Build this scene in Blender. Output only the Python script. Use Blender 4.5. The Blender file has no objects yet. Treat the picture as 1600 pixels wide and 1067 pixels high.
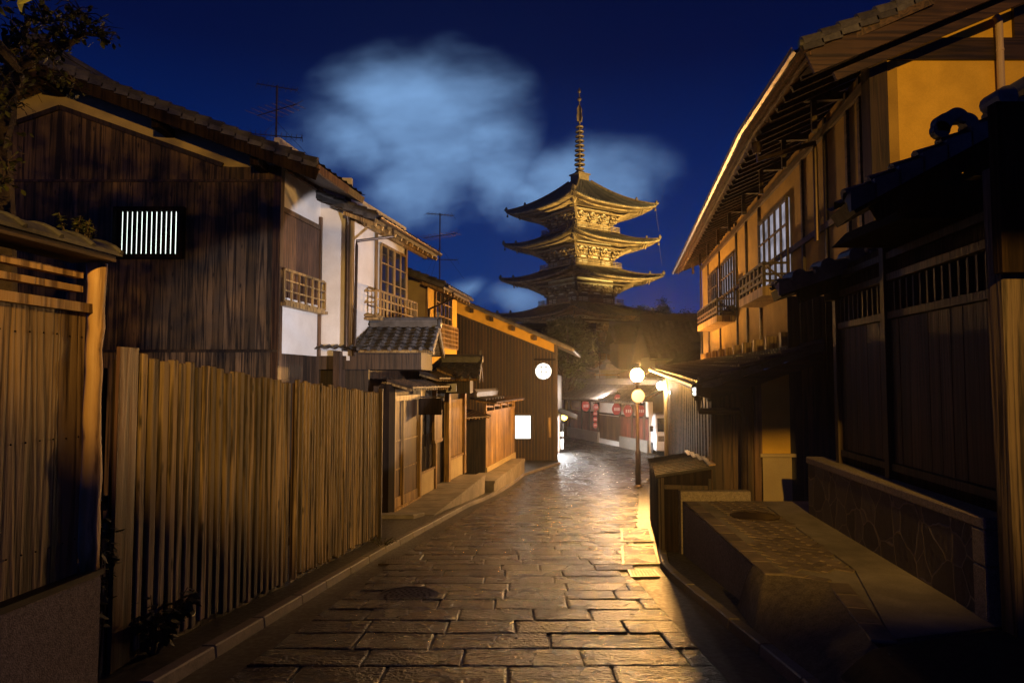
import bpy, math, random
from mathutils import Vector, noise
random.seed(7)
S = bpy.context.scene
COL = S.collection
PI = math.pi

# ------------------------------------------------------------------ camera
FPX, HORI, EYE = 1100.0, 595.0, 1.6
TH = math.atan((HORI-533.5)/FPX)
cd = bpy.data.cameras.new('camera'); cam = bpy.data.objects.new('camera', cd); COL.objects.link(cam)
cam.location = (0, 0, EYE); cam.rotation_euler = (PI/2+TH, 0, 0)
cd.sensor_width = 36; cd.lens = FPX/1600*36; cd.clip_end = 4000; cd.clip_start = 0.05
S.camera = cam
S.view_settings.view_transform = 'Standard'; S.view_settings.look = 'None'
S.view_settings.exposure = 0; S.view_settings.gamma = 1
try:
    S.cycles.use_denoising = True; S.cycles.denoiser = 'OPENIMAGEDENOISE'
    S.cycles.max_bounces = 5; S.cycles.diffuse_bounces = 3; S.cycles.glossy_bounces = 3
    S.cycles.sample_clamp_indirect = 4.0; S.cycles.caustics_reflective = False; S.cycles.caustics_refractive = False
except Exception: pass

# ------------------------------------------------------------------ night sky
W = bpy.data.worlds.new('World'); S.world = W; W.use_nodes = True
nt = W.node_tree; N = nt.nodes; L = nt.links; N.clear()
def nd(t, **k):
    n = N.new(t)
    for a, b in k.items(): setattr(n, a, b)
    return n
def mth(op, a, b=None, c=None, clamp=False):
    n = N.new('ShaderNodeMath'); n.operation = op; n.use_clamp = clamp
    for i, v in enumerate((a, b, c)):
        if v is None: continue
        if isinstance(v, (int, float)): n.inputs[i].default_value = v
        else: L.new(v, n.inputs[i])
    return n.outputs[0]
tc = nd('ShaderNodeTexCoord')
sx = nd('ShaderNodeSeparateXYZ'); L.new(tc.outputs['Generated'], sx.inputs[0])
yy = mth('MAXIMUM', sx.outputs[1], 0.05)
cu = mth('DIVIDE', sx.outputs[0], yy); cv = mth('DIVIDE', sx.outputs[2], yy)
cmb = nd('ShaderNodeCombineXYZ'); L.new(cu, cmb.inputs[0]); L.new(cv, cmb.inputs[1])
n1 = nd('ShaderNodeTexNoise'); n1.inputs['Scale'].default_value = 4.2; n1.inputs['Detail'].default_value = 5; n1.inputs['Roughness'].default_value = .5
L.new(cmb.outputs[0], n1.inputs[0])
n2 = nd('ShaderNodeTexNoise'); n2.inputs['Scale'].default_value = 9; n2.inputs['Detail'].default_value = 4
mp2 = nd('ShaderNodeMapping'); mp2.inputs['Scale'].default_value = (.75, 1.5, 1); mp2.inputs['Rotation'].default_value = (0, 0, -.35); L.new(cmb.outputs[0], mp2.inputs[0]); L.new(mp2.outputs[0], n2.inputs[0])
n3 = nd('ShaderNodeTexNoise'); n3.inputs['Scale'].default_value = 3.1; n3.inputs['Detail'].default_value = 2
mp3 = nd('ShaderNodeMapping'); mp3.inputs['Location'].default_value = (3.3, 1.7, .4); L.new(cmb.outputs[0], mp3.inputs[0]); L.new(mp3.outputs[0], n3.inputs[0])
wu = mth('MULTIPLY_ADD', n3.outputs[0], .16, -.08); wv = mth('MULTIPLY_ADD', n1.outputs[0], .16, -.08)
cu2 = mth('ADD', cu, wu); cv2 = mth('ADD', cv, wv)
def blob(cx, cy, rx, ry, amp):
    a = mth('MULTIPLY', mth('SUBTRACT', cu2, cx), 1/rx); b = mth('MULTIPLY', mth('SUBTRACT', cv2, cy), 1/ry)
    r = mth('SQRT', mth('ADD', mth('MULTIPLY', a, a), mth('MULTIPLY', b, b)))
    return mth('MULTIPLY', mth('SUBTRACT', 1, r), amp)
tot = None
for b in [(-.13, .375, .18, .14, 1.35), (-.22, .34, .14, .10, 1.05), (-.04, .36, .09, .10, .9), (-.12, .29, .17, .09, 1.0), (-.02, .29, .10, .09, .95), (.13, .295, .14, .07, 1.25),
          (.04, .27, .11, .05, .7), (.02, .11, .08, .035, 1.0), (-.05, .125, .05, .025, .8), (-.07, .235, .10, .04, .45), (-.40, .24, .09, .05, .2)]:
    o = blob(*b); tot = o if tot is None else mth('MAXIMUM', tot, o)
fld = mth('ADD', mth('ADD', tot, mth('MULTIPLY_ADD', n1.outputs[0], 1.3, -.65)), mth('MULTIPLY_ADD', n2.outputs[0], .7, -.35))
mrc = nd('ShaderNodeMapRange'); mrc.interpolation_type = 'SMOOTHSTEP'; L.new(fld, mrc.inputs[0]); mrc.inputs[1].default_value = .02; mrc.inputs[2].default_value = .95; mrc.inputs[4].default_value = 1.0
dens = mth('MULTIPLY', mrc.outputs[0], mth('MULTIPLY_ADD', n2.outputs[0], 1.1, .22), clamp=True)
gr = nd('ShaderNodeValToRGB'); L.new(mth('ADD', mth('MULTIPLY', sx.outputs[2], 1.0), 0.0), gr.inputs[0])
e = gr.color_ramp.elements
e[0].position = 0; e[0].color = (.016, .034, .16, 1); e[1].position = .62; e[1].color = (.0008, .0022, .018, 1)
for p_, c_ in ((.12, (.0035, .028, .165, 1)), (.25, (.0016, .015, .115, 1)), (.42, (.0012, .0045, .042, 1))):
    k = e.new(p_); k.color = c_
# cloud colour laid over the night gradient
mixc = nd('ShaderNodeMixRGB'); mixc.inputs[2].default_value = (.21, .39, .70, 1)
L.new(dens, mixc.inputs[0]); L.new(gr.outputs[0], mixc.inputs[1])
bg = nd('ShaderNodeBackground'); bg.inputs[1].default_value = 1.0
L.new(mixc.outputs[0], bg.inputs[0])
wo = nd('ShaderNodeOutputWorld'); L.new(bg.outputs[0], wo.inputs[0])
W.cycles.sampling_method = 'AUTOMATIC'

# ------------------------------------------------------------------ geometry of the place
def gz(y):
    if y <= 20: return -.091*y
    if y <= 30: t = y-20; return -1.82-.091*t+.0910/20*t*t
    return -2.275
def ray(px, py):
    x = (px-800)/FPX; v = (533.5-py)/FPX; c, s = math.cos(TH), math.sin(TH)
    return Vector((x, c-v*s, s+v*c))
def P(px, py, Y):
    d = ray(px, py); return Vector((0, 0, EYE))+d*(Y/d.y)
def Zp(px, py, z):
    d = ray(px, py); return Vector((0, 0, EYE))+d*((z-EYE)/d.z)
def G(px, py, dz=0):
    d = ray(px, py); lo, hi = 2.0, 90.0
    for _ in range(50):
        m = (lo+hi)/2; z = EYE+d.z*m/d.y
        if z > gz(m)+dz: lo = m
        else: hi = m
    p = Vector((0, 0, EYE))+d*(m/d.y); return p
class Fr:
    """vertical frame: u runs along T, v outwards (to the street), z up"""
    def __init__(s, a, b, side):
        s.o = Vector((a[0], a[1], 0)); t = Vector((b[0]-a[0], b[1]-a[1], 0)); s.len = t.length; s.t = t.normalized()
        s.n = Vector((s.t.y, -s.t.x, 0))*side     # side=+1: outwards to +X when T runs away from the camera
    def p(s, u, v, z): q = s.o+s.t*u+s.n*v; return Vector((q.x, q.y, z))
    def hit(s, px, py, v=0):
        d = ray(px, py); o = s.o+s.n*v; dn = d.dot(s.n); k = (o-Vector((0, 0, 0))).dot(s.n)/dn
        q = Vector((0, 0, EYE))+d*k; return (Vector((q.x, q.y, 0))-s.o).dot(s.t), q.z
    def u(s, px, v=0): return s.hit(px, 595, v)[0]

# ------------------------------------------------------------------ mesh builder
class MB:
    def __init__(s): s.v = []; s.f = []; s.t = []
    def add(s, vs, fs, tone=None):
        n = len(s.v); s.v += [Vector(q) for q in vs]
        t = random.random() if tone is None else tone
        for f in fs: s.f.append([i+n for i in f]); s.t.append(t)
        return s
    def hexa(s, b, t, tone=None):     # 4 bottom points (ccw), 4 top points
        return s.add(list(b)+list(t), [(3, 2, 1, 0), (4, 5, 6, 7), (0, 1, 5, 4), (1, 2, 6, 5), (2, 3, 7, 6), (3, 0, 4, 7)], tone)
    def box(s, fr, u0, u1, v0, v1, z0, z1, tone=None):
        q = [(u0, v0), (u1, v0), (u1, v1), (u0, v1)]
        return s.hexa([fr.p(a, b, z0) for a, b in q], [fr.p(a, b, z1) for a, b in q], tone)
    def abox(s, x0, x1, y0, y1, z0, z1, tone=None):
        q = [(x0, y0), (x1, y0), (x1, y1), (x0, y1)]
        return s.hexa([(a, b, z0) for a, b in q], [(a, b, z1) for a, b in q], tone)
    def extr(s, poly, vec, tone=None):
        vec = Vector(vec); n = len(poly); a = [Vector(q) for q in poly]
        return s.add(a+[q+vec for q in a], [tuple(range(n))[::-1], tuple(range(n, 2*n))]+[(i, (i+1) % n, n+(i+1) % n, n+i) for i in range(n)], tone)
    def poly(s, pts, tone=None): return s.add(pts, [tuple(range(len(pts)))], tone)
    def tube(s, pts, rs, n=8, tone=None, cap=True):
        pts = [Vector(q) for q in pts]
        if isinstance(rs, (int, float)): rs = [rs]*len(pts)
        vs = []; up = Vector((0, 0, 1)); prev = None
        for i, q in enumerate(pts):
            d = (pts[min(i+1, len(pts)-1)]-pts[max(i-1, 0)]).normalized()
            if prev is None:
                a = d.cross(up) if abs(d.z) < .95 else d.cross(Vector((1, 0, 0)))
            else: a = prev-d*prev.dot(d)
            a.normalize(); prev = a; b = d.cross(a)
            for k in range(n):
                w = 2*PI*k/n; vs.append(q+(a*math.cos(w)+b*math.sin(w))*rs[i])
        fs = [(i*n+k, i*n+(k+1) % n, (i+1)*n+(k+1) % n, (i+1)*n+k) for i in range(len(pts)-1) for k in range(n)]
        if cap: fs += [tuple(range(n))[::-1], tuple(range((len(pts)-1)*n, len(pts)*n))]
        return s.add(vs, fs, tone)
    def bar(s, a, b, w, h, tone=None):     # rectangular bar from a to b
        a = Vector(a); b = Vector(b); d = (b-a).normalized()
        sd = d.cross(Vector((0, 0, 1)))
        if sd.length < .05: sd = Vector((1, 0, 0))
        sd.normalize(); up = sd.cross(d).normalized(); sd = sd*w/2; up = up*h/2
        return s.hexa([a-sd-up, a+sd-up, a+sd+up, a-sd+up], [b-sd-up, b+sd-up, b+sd+up, b-sd+up], tone)
    def lathe(s, c, prof, n=16, tone=None, axis=None):
        c = Vector(c); ax = Vector(axis or (0, 0, 1)).normalized()
        a = ax.cross(Vector((0, 1, 0))) if abs(ax.y) < .9 else ax.cross(Vector((1, 0, 0)))
        a.normalize(); b = ax.cross(a); vs = []
        for r, z in prof:
            for k in range(n):
                w = 2*PI*k/n; vs.append(c+ax*z+(a*math.cos(w)+b*math.sin(w))*r)
        m = len(prof)
        fs = [(i*n+k, i*n+(k+1) % n, (i+1)*n+(k+1) % n, (i+1)*n+k) for i in range(m-1) for k in range(n)]
        fs += [tuple(range(n))[::-1], tuple(range((m-1)*n, m*n))]
        return s.add(vs, fs, tone)
    def build(s, name, mat, parent=None, origin=None, smooth=False, bevel=0):
        if origin is None:
            if parent is not None: origin = rootloc(parent)
            else:
                xs = [q.x for q in s.v]; ys = [q.y for q in s.v]
                origin = Vector(((min(xs)+max(xs))/2, (min(ys)+max(ys))/2, min(q.z for q in s.v)))
        origin = Vector(origin)
        me = bpy.data.meshes.new(name); me.from_pydata([q-origin for q in s.v], [], s.f)
        at = me.attributes.new('tone', 'FLOAT', 'FACE'); at.data.foreach_set('value', s.t)
        me.validate(); me.update()
        if smooth: me.polygons.foreach_set('use_smooth', [True]*len(me.polygons))
        me.materials.append(mat)
        o = bpy.data.objects.new(name, me); COL.objects.link(o)
        if parent is not None: o.parent = parent
        else: o.location = origin
        if bevel:
            m = o.modifiers.new('bevel', 'BEVEL'); m.width = bevel; m.segments = 1; m.limit_method = 'ANGLE'
        return o
def rootloc(o):
    while o.parent is not None: o = o.parent
    return o.location.copy()
def thing(name, label, cat, loc, group=None):
    o = bpy.data.objects.new(name, None); COL.objects.link(o); o.location = Vector(loc)
    o.empty_display_size = .2; o['label'] = label; o['category'] = cat
    if group: o['group'] = group
    return o
def tag(o, label, cat, group=None):
    o['label'] = label; o['category'] = cat
    if group: o['group'] = group
    return o
def struct(o): o['kind'] = 'structure'; return o
def dup(root, loc, label):
    r = root.copy(); COL.objects.link(r); r.location = loc; r['label'] = label
    for ch in list(root.children):
        c = ch.copy(); COL.objects.link(c); c.parent = r
        for g in list(ch.children):
            d = g.copy(); COL.objects.link(d); d.parent = c
    return r

# ------------------------------------------------------------------ materials
def newmat(name):
    m = bpy.data.materials.new(name); m.use_nodes = True
    return m, m.node_tree, m.node_tree.nodes['Principled BSDF']
def _n(t, ty, **k):
    n = t.nodes.new(ty)
    for a, b in k.items(): setattr(n, a, b)
    return n
def wood(name, c1, c2, rough=.65, axis='z', grain=1.0, bump=.35, tonev=.55, wet=0, knots=False, ring=0):
    m, t, b = newmat(name); lk = t.links
    tcn = _n(t, 'ShaderNodeTexCoord'); at = _n(t, 'ShaderNodeAttribute', attribute_name='tone')
    mp = _n(t, 'ShaderNodeMapping'); sc = {'z': (15, 15, .6), 'y': (15, .6, 15), 'x': (.6, 15, 15)}[axis]
    mp.inputs['Scale'].default_value = [q*grain for q in sc]
    cm = _n(t, 'ShaderNodeCombineXYZ')
    ml = _n(t, 'ShaderNodeMath', operation='MULTIPLY'); ml.inputs[1].default_value = 37; lk.new(at.outputs['Fac'], ml.inputs[0])
    for i in range(3): lk.new(ml.outputs[0], cm.inputs[i])
    lk.new(tcn.outputs['Object'], mp.inputs[0])
    ad = _n(t, 'ShaderNodeVectorMath', operation='ADD'); lk.new(mp.outputs[0], ad.inputs[0]); lk.new(cm.outputs[0], ad.inputs[1])
    n1 = _n(t, 'ShaderNodeTexNoise'); n1.inputs['Scale'].default_value = 1; n1.inputs['Detail'].default_value = 6; n1.inputs['Distortion'].default_value = .6
    lk.new(ad.outputs[0], n1.inputs[0])
    # growth rings: contours of the stretched noise
    rg = _n(t, 'ShaderNodeMath', operation='MULTIPLY'); rg.inputs[1].default_value = 34; 
    n0 = _n(t, 'ShaderNodeTexNoise'); n0.inputs['Scale'].default_value = .45; n0.inputs['Detail'].default_value = 1; lk.new(ad.outputs[0], n0.inputs[0])
    lk.new(n0.outputs[0], rg.inputs[0])
    sn = _n(t, 'ShaderNodeMath', operation='SINE'); lk.new(rg.outputs[0], sn.inputs[0])
    mr = _n(t, 'ShaderNodeMapRange'); mr.inputs[1].default_value = -1; mr.inputs[2].default_value = 1; mr.inputs[3].default_value = 0; mr.inputs[4].default_value = .30+ring
    lk.new(sn.outputs[0], mr.inputs[0])
    n3 = _n(t, 'ShaderNodeTexNoise'); n3.inputs['Scale'].default_value = 7; n3.inputs['Detail'].default_value = 3; lk.new(ad.outputs[0], n3.inputs[0])
    s1 = _n(t, 'ShaderNodeMath', operation='ADD'); lk.new(n1.outputs[0], s1.inputs[0]); lk.new(mr.outputs[0], s1.inputs[1])
    s2 = _n(t, 'ShaderNodeMath', operation='MULTIPLY_ADD'); lk.new(n3.outputs[0], s2.inputs[0]); s2.inputs[1].default_value = .5; lk.new(s1.outputs[0], s2.inputs[2])
    rp = _n(t, 'ShaderNodeValToRGB'); lk.new(s2.outputs[0], rp.inputs[0])
    rp.color_ramp.elements[0].position = .72; rp.color_ramp.elements[0].color = (*c2, 1); rp.color_ramp.elements[1].position = 1.10; rp.color_ramp.elements[1].color = (*c1, 1)
    mt = _n(t, 'ShaderNodeMapRange'); mt.inputs[3].default_value = 1-tonev; mt.inputs[4].default_value = 1+tonev*.5; lk.new(at.outputs['Fac'], mt.inputs[0])
    vm = _n(t, 'ShaderNodeVectorMath', operation='SCALE'); lk.new(rp.outputs[0], vm.inputs[0]); lk.new(mt.outputs[0], vm.inputs['Scale'])
    col = vm.outputs[0]
    if knots:
        mk = _n(t, 'ShaderNodeMapping'); mk.inputs['Scale'].default_value = (7, 7, 2.4); lk.new(tcn.outputs['Object'], mk.inputs[0])
        ak = _n(t, 'ShaderNodeVectorMath', operation='ADD'); lk.new(mk.outputs[0], ak.inputs[0]); lk.new(cm.outputs[0], ak.inputs[1])
        vo = _n(t, 'ShaderNodeTexVoronoi'); vo.inputs['Scale'].default_value = 1.0; lk.new(ak.outputs[0], vo.inputs[0])
        kr = _n(t, 'ShaderNodeMapRange'); kr.inputs[1].default_value = .07; kr.inputs[2].default_value = .17; kr.inputs[3].default_value = .12; kr.inputs[4].default_value = 1; lk.new(vo.outputs['Distance'], kr.inputs[0])
        vk = _n(t, 'ShaderNodeVectorMath', operation='SCALE'); lk.new(col, vk.inputs[0]); lk.new(kr.outputs[0], vk.inputs['Scale']); col = vk.outputs[0]
    # blotchy weathering
    nw = _n(t, 'ShaderNodeTexNoise'); nw.inputs['Scale'].default_value = 1.3; nw.inputs['Detail'].default_value = 5; lk.new(tcn.outputs['Object'], nw.inputs[0])
    mw = _n(t, 'ShaderNodeMapRange'); mw.inputs[1].default_value = .3; mw.inputs[2].default_value = .7; mw.inputs[3].default_value = .62; mw.inputs[4].default_value = 1.2; lk.new(nw.outputs[0], mw.inputs[0])
    vw = _n(t, 'ShaderNodeVectorMath', operation='SCALE'); lk.new(col, vw.inputs[0]); lk.new(mw.outputs[0], vw.inputs['Scale'])
    lk.new(vw.outputs[0], b.inputs['Base Color'])
    b.inputs['Roughness'].default_value = rough
    bp = _n(t, 'ShaderNodeBump'); bp.inputs['Strength'].default_value = bump; bp.inputs['Distance'].default_value = .012
    lk.new(s2.outputs[0], bp.inputs['Height']); lk.new(bp.outputs[0], b.inputs['Normal'])
    return m
def rough_mat(name, c1, c2, scale=6, rough=.8, bump=.3, dist=.01, fine=60, finew=.35, metallic=0, tonev=.0, spec=.5, stain=.25, rv=0):
    m, t, b = newmat(name); lk = t.links
    tcn = _n(t, 'ShaderNodeTexCoord')
    n1 = _n(t, 'ShaderNodeTexNoise'); n1.inputs['Scale'].default_value = scale; n1.inputs['Detail'].default_value = 6; lk.new(tcn.outputs['Object'], n1.inputs[0])
    n2 = _n(t, 'ShaderNodeTexNoise'); n2.inputs['Scale'].default_value = fine; n2.inputs['Detail'].default_value = 3; lk.new(tcn.outputs['Object'], n2.inputs[0])
    mx = _n(t, 'ShaderNodeMath', operation='MULTIPLY_ADD'); lk.new(n2.outputs[0], mx.inputs[0]); mx.inputs[1].default_value = finew
    m2 = _n(t, 'ShaderNodeMath', operation='MULTIPLY'); lk.new(n1.outputs[0], m2.inputs[0]); m2.inputs[1].default_value = 1-finew; lk.new(m2.outputs[0], mx.inputs[2])
    rp = _n(t, 'ShaderNodeValToRGB'); lk.new(mx.outputs[0], rp.inputs[0])
    rp.color_ramp.elements[0].position = .36; rp.color_ramp.elements[0].color = (*c2, 1); rp.color_ramp.elements[1].position = .64; rp.color_ramp.elements[1].color = (*c1, 1)
    at = _n(t, 'ShaderNodeAttribute', attribute_name='tone')
    mt = _n(t, 'ShaderNodeMapRange'); mt.inputs[3].default_value = 1-tonev; mt.inputs[4].default_value = 1+tonev*.5; lk.new(at.outputs['Fac'], mt.inputs[0])
    n4 = _n(t, 'ShaderNodeTexNoise'); n4.inputs['Scale'].default_value = .8; n4.inputs['Detail'].default_value = 5; lk.new(tcn.outputs['Object'], n4.inputs[0])
    ms = _n(t, 'ShaderNodeMapRange'); ms.inputs[1].default_value = .3; ms.inputs[2].default_value = .7; ms.inputs[3].default_value = 1-stain; ms.inputs[4].default_value = 1+stain*.4; lk.new(n4.outputs[0], ms.inputs[0])
    mm = _n(t, 'ShaderNodeMath', operation='MULTIPLY'); lk.new(mt.outputs[0], mm.inputs[0]); lk.new(ms.outputs[0], mm.inputs[1])
    vm = _n(t, 'ShaderNodeVectorMath', operation='SCALE'); lk.new(rp.outputs[0], vm.inputs[0]); lk.new(mm.outputs[0], vm.inputs['Scale'])
    lk.new(vm.outputs[0], b.inputs['Base Color']); b.inputs['Roughness'].default_value = rough; b.inputs['Metallic'].default_value = metallic
    b.inputs['Specular IOR Level'].default_value = spec
    if rv:
        mrr = _n(t, 'ShaderNodeMapRange'); mrr.inputs[1].default_value = .35; mrr.inputs[2].default_value = .65; mrr.inputs[3].default_value = rough-rv; mrr.inputs[4].default_value = rough+rv
        lk.new(n1.outputs[0], mrr.inputs[0]); lk.new(mrr.outputs[0], b.inputs['Roughness'])
    bp = _n(t, 'ShaderNodeBump'); bp.inputs['Strength'].default_value = bump; bp.inputs['Distance'].default_value = dist
    lk.new(mx.outputs[0], bp.inputs['Height']); lk.new(bp.outputs[0], b.inputs['Normal'])
    return m
def glow(name, col, s, gridscale=0):
    m = bpy.data.materials.new(name); m.use_nodes = True; t = m.node_tree; t.nodes.clear()
    e = _n(t, 'ShaderNodeEmission'); e.inputs[0].default_value = (*col, 1); e.inputs[1].default_value = s
    if gridscale:
        tcn = _n(t, 'ShaderNodeTexCoord'); n1 = _n(t, 'ShaderNodeTexNoise'); n1.inputs['Scale'].default_value = gridscale; t.links.new(tcn.outputs['Object'], n1.inputs[0])
        mr = _n(t, 'ShaderNodeMapRange'); mr.inputs[1].default_value = .3; mr.inputs[2].default_value = .7; mr.inputs[3].default_value = s*.35; mr.inputs[4].default_value = s*1.4
        t.links.new(n1.outputs[0], mr.inputs[0]); t.links.new(mr.outputs[0], e.inputs[1])
    o = _n(t, 'ShaderNodeOutputMaterial'); t.links.new(e.outputs[0], o.inputs[0]); return m
M = {}
M['fence'] = wood('weathered_fence_wood', (.27, .19, .12), (.034, .021, .012), .7, knots=True, tonev=.6, bump=.7, grain=1.3)
M['panel'] = wood('panel_wood', (.50, .33, .17), (.09, .05, .022), .6, grain=1.3, bump=.6, ring=.12)
M['gable'] = wood('old_dark_boards', (.17, .105, .055), (.022, .012, .007), .7, knots=True, tonev=.6)
M['dark'] = wood('dark_boards', (.075, .042, .022), (.022, .012, .007), .6, tonev=.6)
M['black'] = wood('soot_dark_wood', (.03, .018, .011), (.010, .006, .004), .65)
M['black'].node_tree.nodes['Principled BSDF'].inputs['Specular IOR Level'].default_value = .12; M['black'].node_tree.nodes['Principled BSDF'].inputs['Roughness'].default_value = .9
M['brown'] = wood('brown_boards', (.16, .085, .04), (.05, .027, .013), .5, tonev=.5)
M['brownx'] = wood('brown_boards_lengthwise', (.062, .034, .017), (.02, .011, .006), .55, axis='x', tonev=.4)
M['ochre2'] = rough_mat('shaded_ochre_plaster', (.44, .28, .055), (.33, .205, .04), 3, .9, .25, fine=50, stain=.3)  # ochre plaster darkened in its colour for the dimmer street face
M['ddark'] = wood('near_black_brown_boards', (.05, .027, .014), (.017, .009, .005), .65, tonev=.6)
M['red'] = wood('red_brown_boards', (.20, .055, .028), (.07, .02, .012), .5, tonev=.5)
M['honey'] = wood('honey_wood', (.44, .28, .10), (.16, .09, .03), .5, tonev=.35)
M['post'] = wood('pale_log', (.52, .33, .16), (.16, .09, .04), .55, grain=.9, ring=.15, bump=.5)
M['darkgloss'] = wood('wet_dark_slats', (.045, .022, .012), (.015, .008, .005), .6, tonev=.6)
M['trimh'] = wood('dark_timber', (.085, .05, .028), (.03, .018, .01), .6, axis='y')
M['bamboo'] = wood('reed_blind', (.15, .075, .04), (.06, .03, .018), .6, grain=3, tonev=.5)
M['white'] = rough_mat('white_plaster', (.80, .77, .72), (.70, .66, .60), 3, .85, .15, fine=40, stain=.12)
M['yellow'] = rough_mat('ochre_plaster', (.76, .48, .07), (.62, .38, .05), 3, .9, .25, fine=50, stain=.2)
M['tan'] = rough_mat('tan_plaster', (.50, .40, .22), (.40, .31, .17), 3, .9, .2, fine=50, stain=.2)
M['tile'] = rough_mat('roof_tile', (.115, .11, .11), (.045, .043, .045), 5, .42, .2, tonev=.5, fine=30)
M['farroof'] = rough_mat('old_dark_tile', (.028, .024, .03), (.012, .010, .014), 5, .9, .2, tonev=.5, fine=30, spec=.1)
M['ptile'] = rough_mat('pagoda_tile', (.13, .115, .09), (.05, .045, .035), 2, .6, .2, tonev=.5, fine=10)
M['pwood'] = rough_mat('pagoda_timber', (.36, .25, .12), (.20, .13, .06), 2, .7, .1, tonev=.5, fine=12)
M['pwhite'] = rough_mat('pagoda_plaster', (.72, .66, .5), (.6, .54, .4), 2, .8, .1)
M['bronze'] = rough_mat('weathered_bronze', (.22, .15, .07), (.10, .07, .035), 4, .5, .1, metallic=.3)
M['granite'] = rough_mat('granite', (.42, .35, .27), (.15, .12, .09), 30, .75, .6, .012, fine=110, finew=.6)
M['roughconc'] = rough_mat('rough_concrete', (.20, .16, .12), (.07, .055, .042), 14, .85, .7, .012, fine=70, finew=.55, stain=.4)
M['concrete'] = rough_mat('concrete', (.30, .26, .21), (.18, .155, .125), 4, .8, .25, fine=80, stain=.45)
M['kerb'] = rough_mat('kerb_stone', (.30, .26, .21), (.13, .11, .09), 10, .55, .4, fine=70, rv=.15, tonev=.3)
M['paver'] = rough_mat('terrace_paver', (.26, .20, .15), (.14, .11, .085), 9, .7, .3, fine=60, tonev=.35)
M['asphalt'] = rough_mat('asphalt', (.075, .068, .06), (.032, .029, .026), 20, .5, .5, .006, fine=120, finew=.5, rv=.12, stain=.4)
M['forecourt'] = rough_mat('shaded_asphalt', (.035, .03, .026), (.016, .014, .012), 20, .85, .5, .006, fine=120, spec=.2)  # asphalt with the shadow over the forecourt put into its colour
M['soil'] = rough_mat('soil', (.07, .05, .035), (.025, .018, .012), 7, .9, .7, .03, fine=40)
M['metal'] = rough_mat('brown_metal', (.09, .06, .04), (.05, .034, .024), 6, .38, .1, metallic=.6, stain=.2)
M['steel'] = rough_mat('galvanised_steel', (.30, .28, .26), (.15, .14, .13), 12, .45, .1, metallic=.85)
M['copper'] = rough_mat('gutter_metal', (.16, .12, .08), (.08, .06, .04), 6, .4, .1, metallic=.7)
M['pipe'] = rough_mat('beige_pipe', (.55, .42, .30), (.48, .36, .26), 4, .4, .05)
M['leaf'] = rough_mat('leaf', (.075, .085, .022), (.03, .038, .010), 5, .5, .1, tonev=.6)
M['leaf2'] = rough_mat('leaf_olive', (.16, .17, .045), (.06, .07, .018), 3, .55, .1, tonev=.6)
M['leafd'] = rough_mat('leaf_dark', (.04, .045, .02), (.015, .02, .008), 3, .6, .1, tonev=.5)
M['bark'] = rough_mat('bark', (.10, .07, .045), (.04, .027, .017), 9, .85, .7, .03)
M['paintw'] = rough_mat('white_paint', (.75, .75, .76), (.66, .66, .68), 3, .28, .02)
M['glassd'] = rough_mat('dark_glass', (.03, .03, .035), (.02, .02, .025), 2, .08, .0, spec=.8)
M['rubber'] = rough_mat('rubber', (.02, .02, .02), (.012, .012, .012), 6, .8, .1)
M['lanternred'] = glow('red_paper', (.75, .10, .08), .35)
M['lanternmark'] = glow('paper_mark', (1, .6, .5), .5)
M['bluegrey'] = rough_mat('blue_grey_copper', (.42, .50, .54), (.28, .34, .38), 3, .6, .1)
M['litcool'] = glow('lit_window_cool', (.85, 1.0, .88), 2.6)
M['litwhite'] = glow('lit_window_white', (1, .96, .84), 2.2)
M['litviolet'] = glow('lit_curtain', (.55, .52, .62), .55, 2.2)
M['shop'] = glow('shop_light', (.95, .97, 1), 42)
M['sodium'] = glow('sodium_globe', (1, .48, .115), 1800)
M['led'] = glow('white_lamp', (1, .85, .6), 380)
M['yellamp'] = glow('yellow_globe', (1, .72, .12), 8)

# leaf helper
def leaf(mb, c, size, droop=.5, tone=None):
    a = random.uniform(0, 2*PI); d = Vector((math.cos(a), math.sin(a), random.uniform(-1, .3)*droop*2)).normalized()
    sd = d.cross(Vector((random.uniform(-.5, .5), random.uniform(-.5, .5), 1))).normalized()*size*.28
    nrm = d.cross(sd).normalized()*size*.06
    p = Vector(c)
    mb.add([p, p+d*size*.35+sd, p+d*size*.75+sd*.7, p+d*size-nrm, p+d*size*.75-sd*.7, p+d*size*.35-sd], [(0, 1, 2, 3, 4, 5)], tone)
def crown(name, parent, mat, clumps, per, size, droop=.4):
    mb = MB()
    for c, r in clumps:
        t = random.random()
        for _ in range(per):
            v = Vector((random.gauss(0, 1), random.gauss(0, 1), random.gauss(0, .8)))*r*.5
            leaf(mb, Vector(c)+v, size*random.uniform(.6, 1.4), droop, min(1, max(0, t+random.uniform(-.3, .3))))
    return mb.build(name, mat, parent)
def far_tree(label, base, h, rad, mat, seed, per=90, nclump=60, size=.28, kind='pine_tree'):
    random.seed(seed); base = Vector(base)
    r = thing(kind if kind else 'tree', label, 'tree', base, 'trees beyond the street')
    tr = MB(); th = h*.55; top = base+Vector((random.uniform(-.3, .3), 0, th))
    tr.tube([base, base+(top-base)*.5+Vector((.15, 0, 0)), top], [h*.035, h*.026, h*.014], 8)
    cl = []
    for i in range(nclump):
        a = random.uniform(0, 2*PI); e = random.uniform(-.6, 1); rr = random.uniform(.35, 1)
        c = base+Vector((math.cos(a)*rad*rr*math.sqrt(max(.1, 1-e*e*.8)), math.sin(a)*rad*rr*.9, h*.62+e*h*.36))
        cl.append((c, rad*random.uniform(.16, .32)))
        if i % 4 == 0: tr.tube([base+Vector((0, 0, th*random.uniform(.5, 1))), c], [h*.011, h*.004], 5)
    tr.build('trunk', M['bark'], r); crown('crown', r, mat, cl, per, size)
    return r

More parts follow.
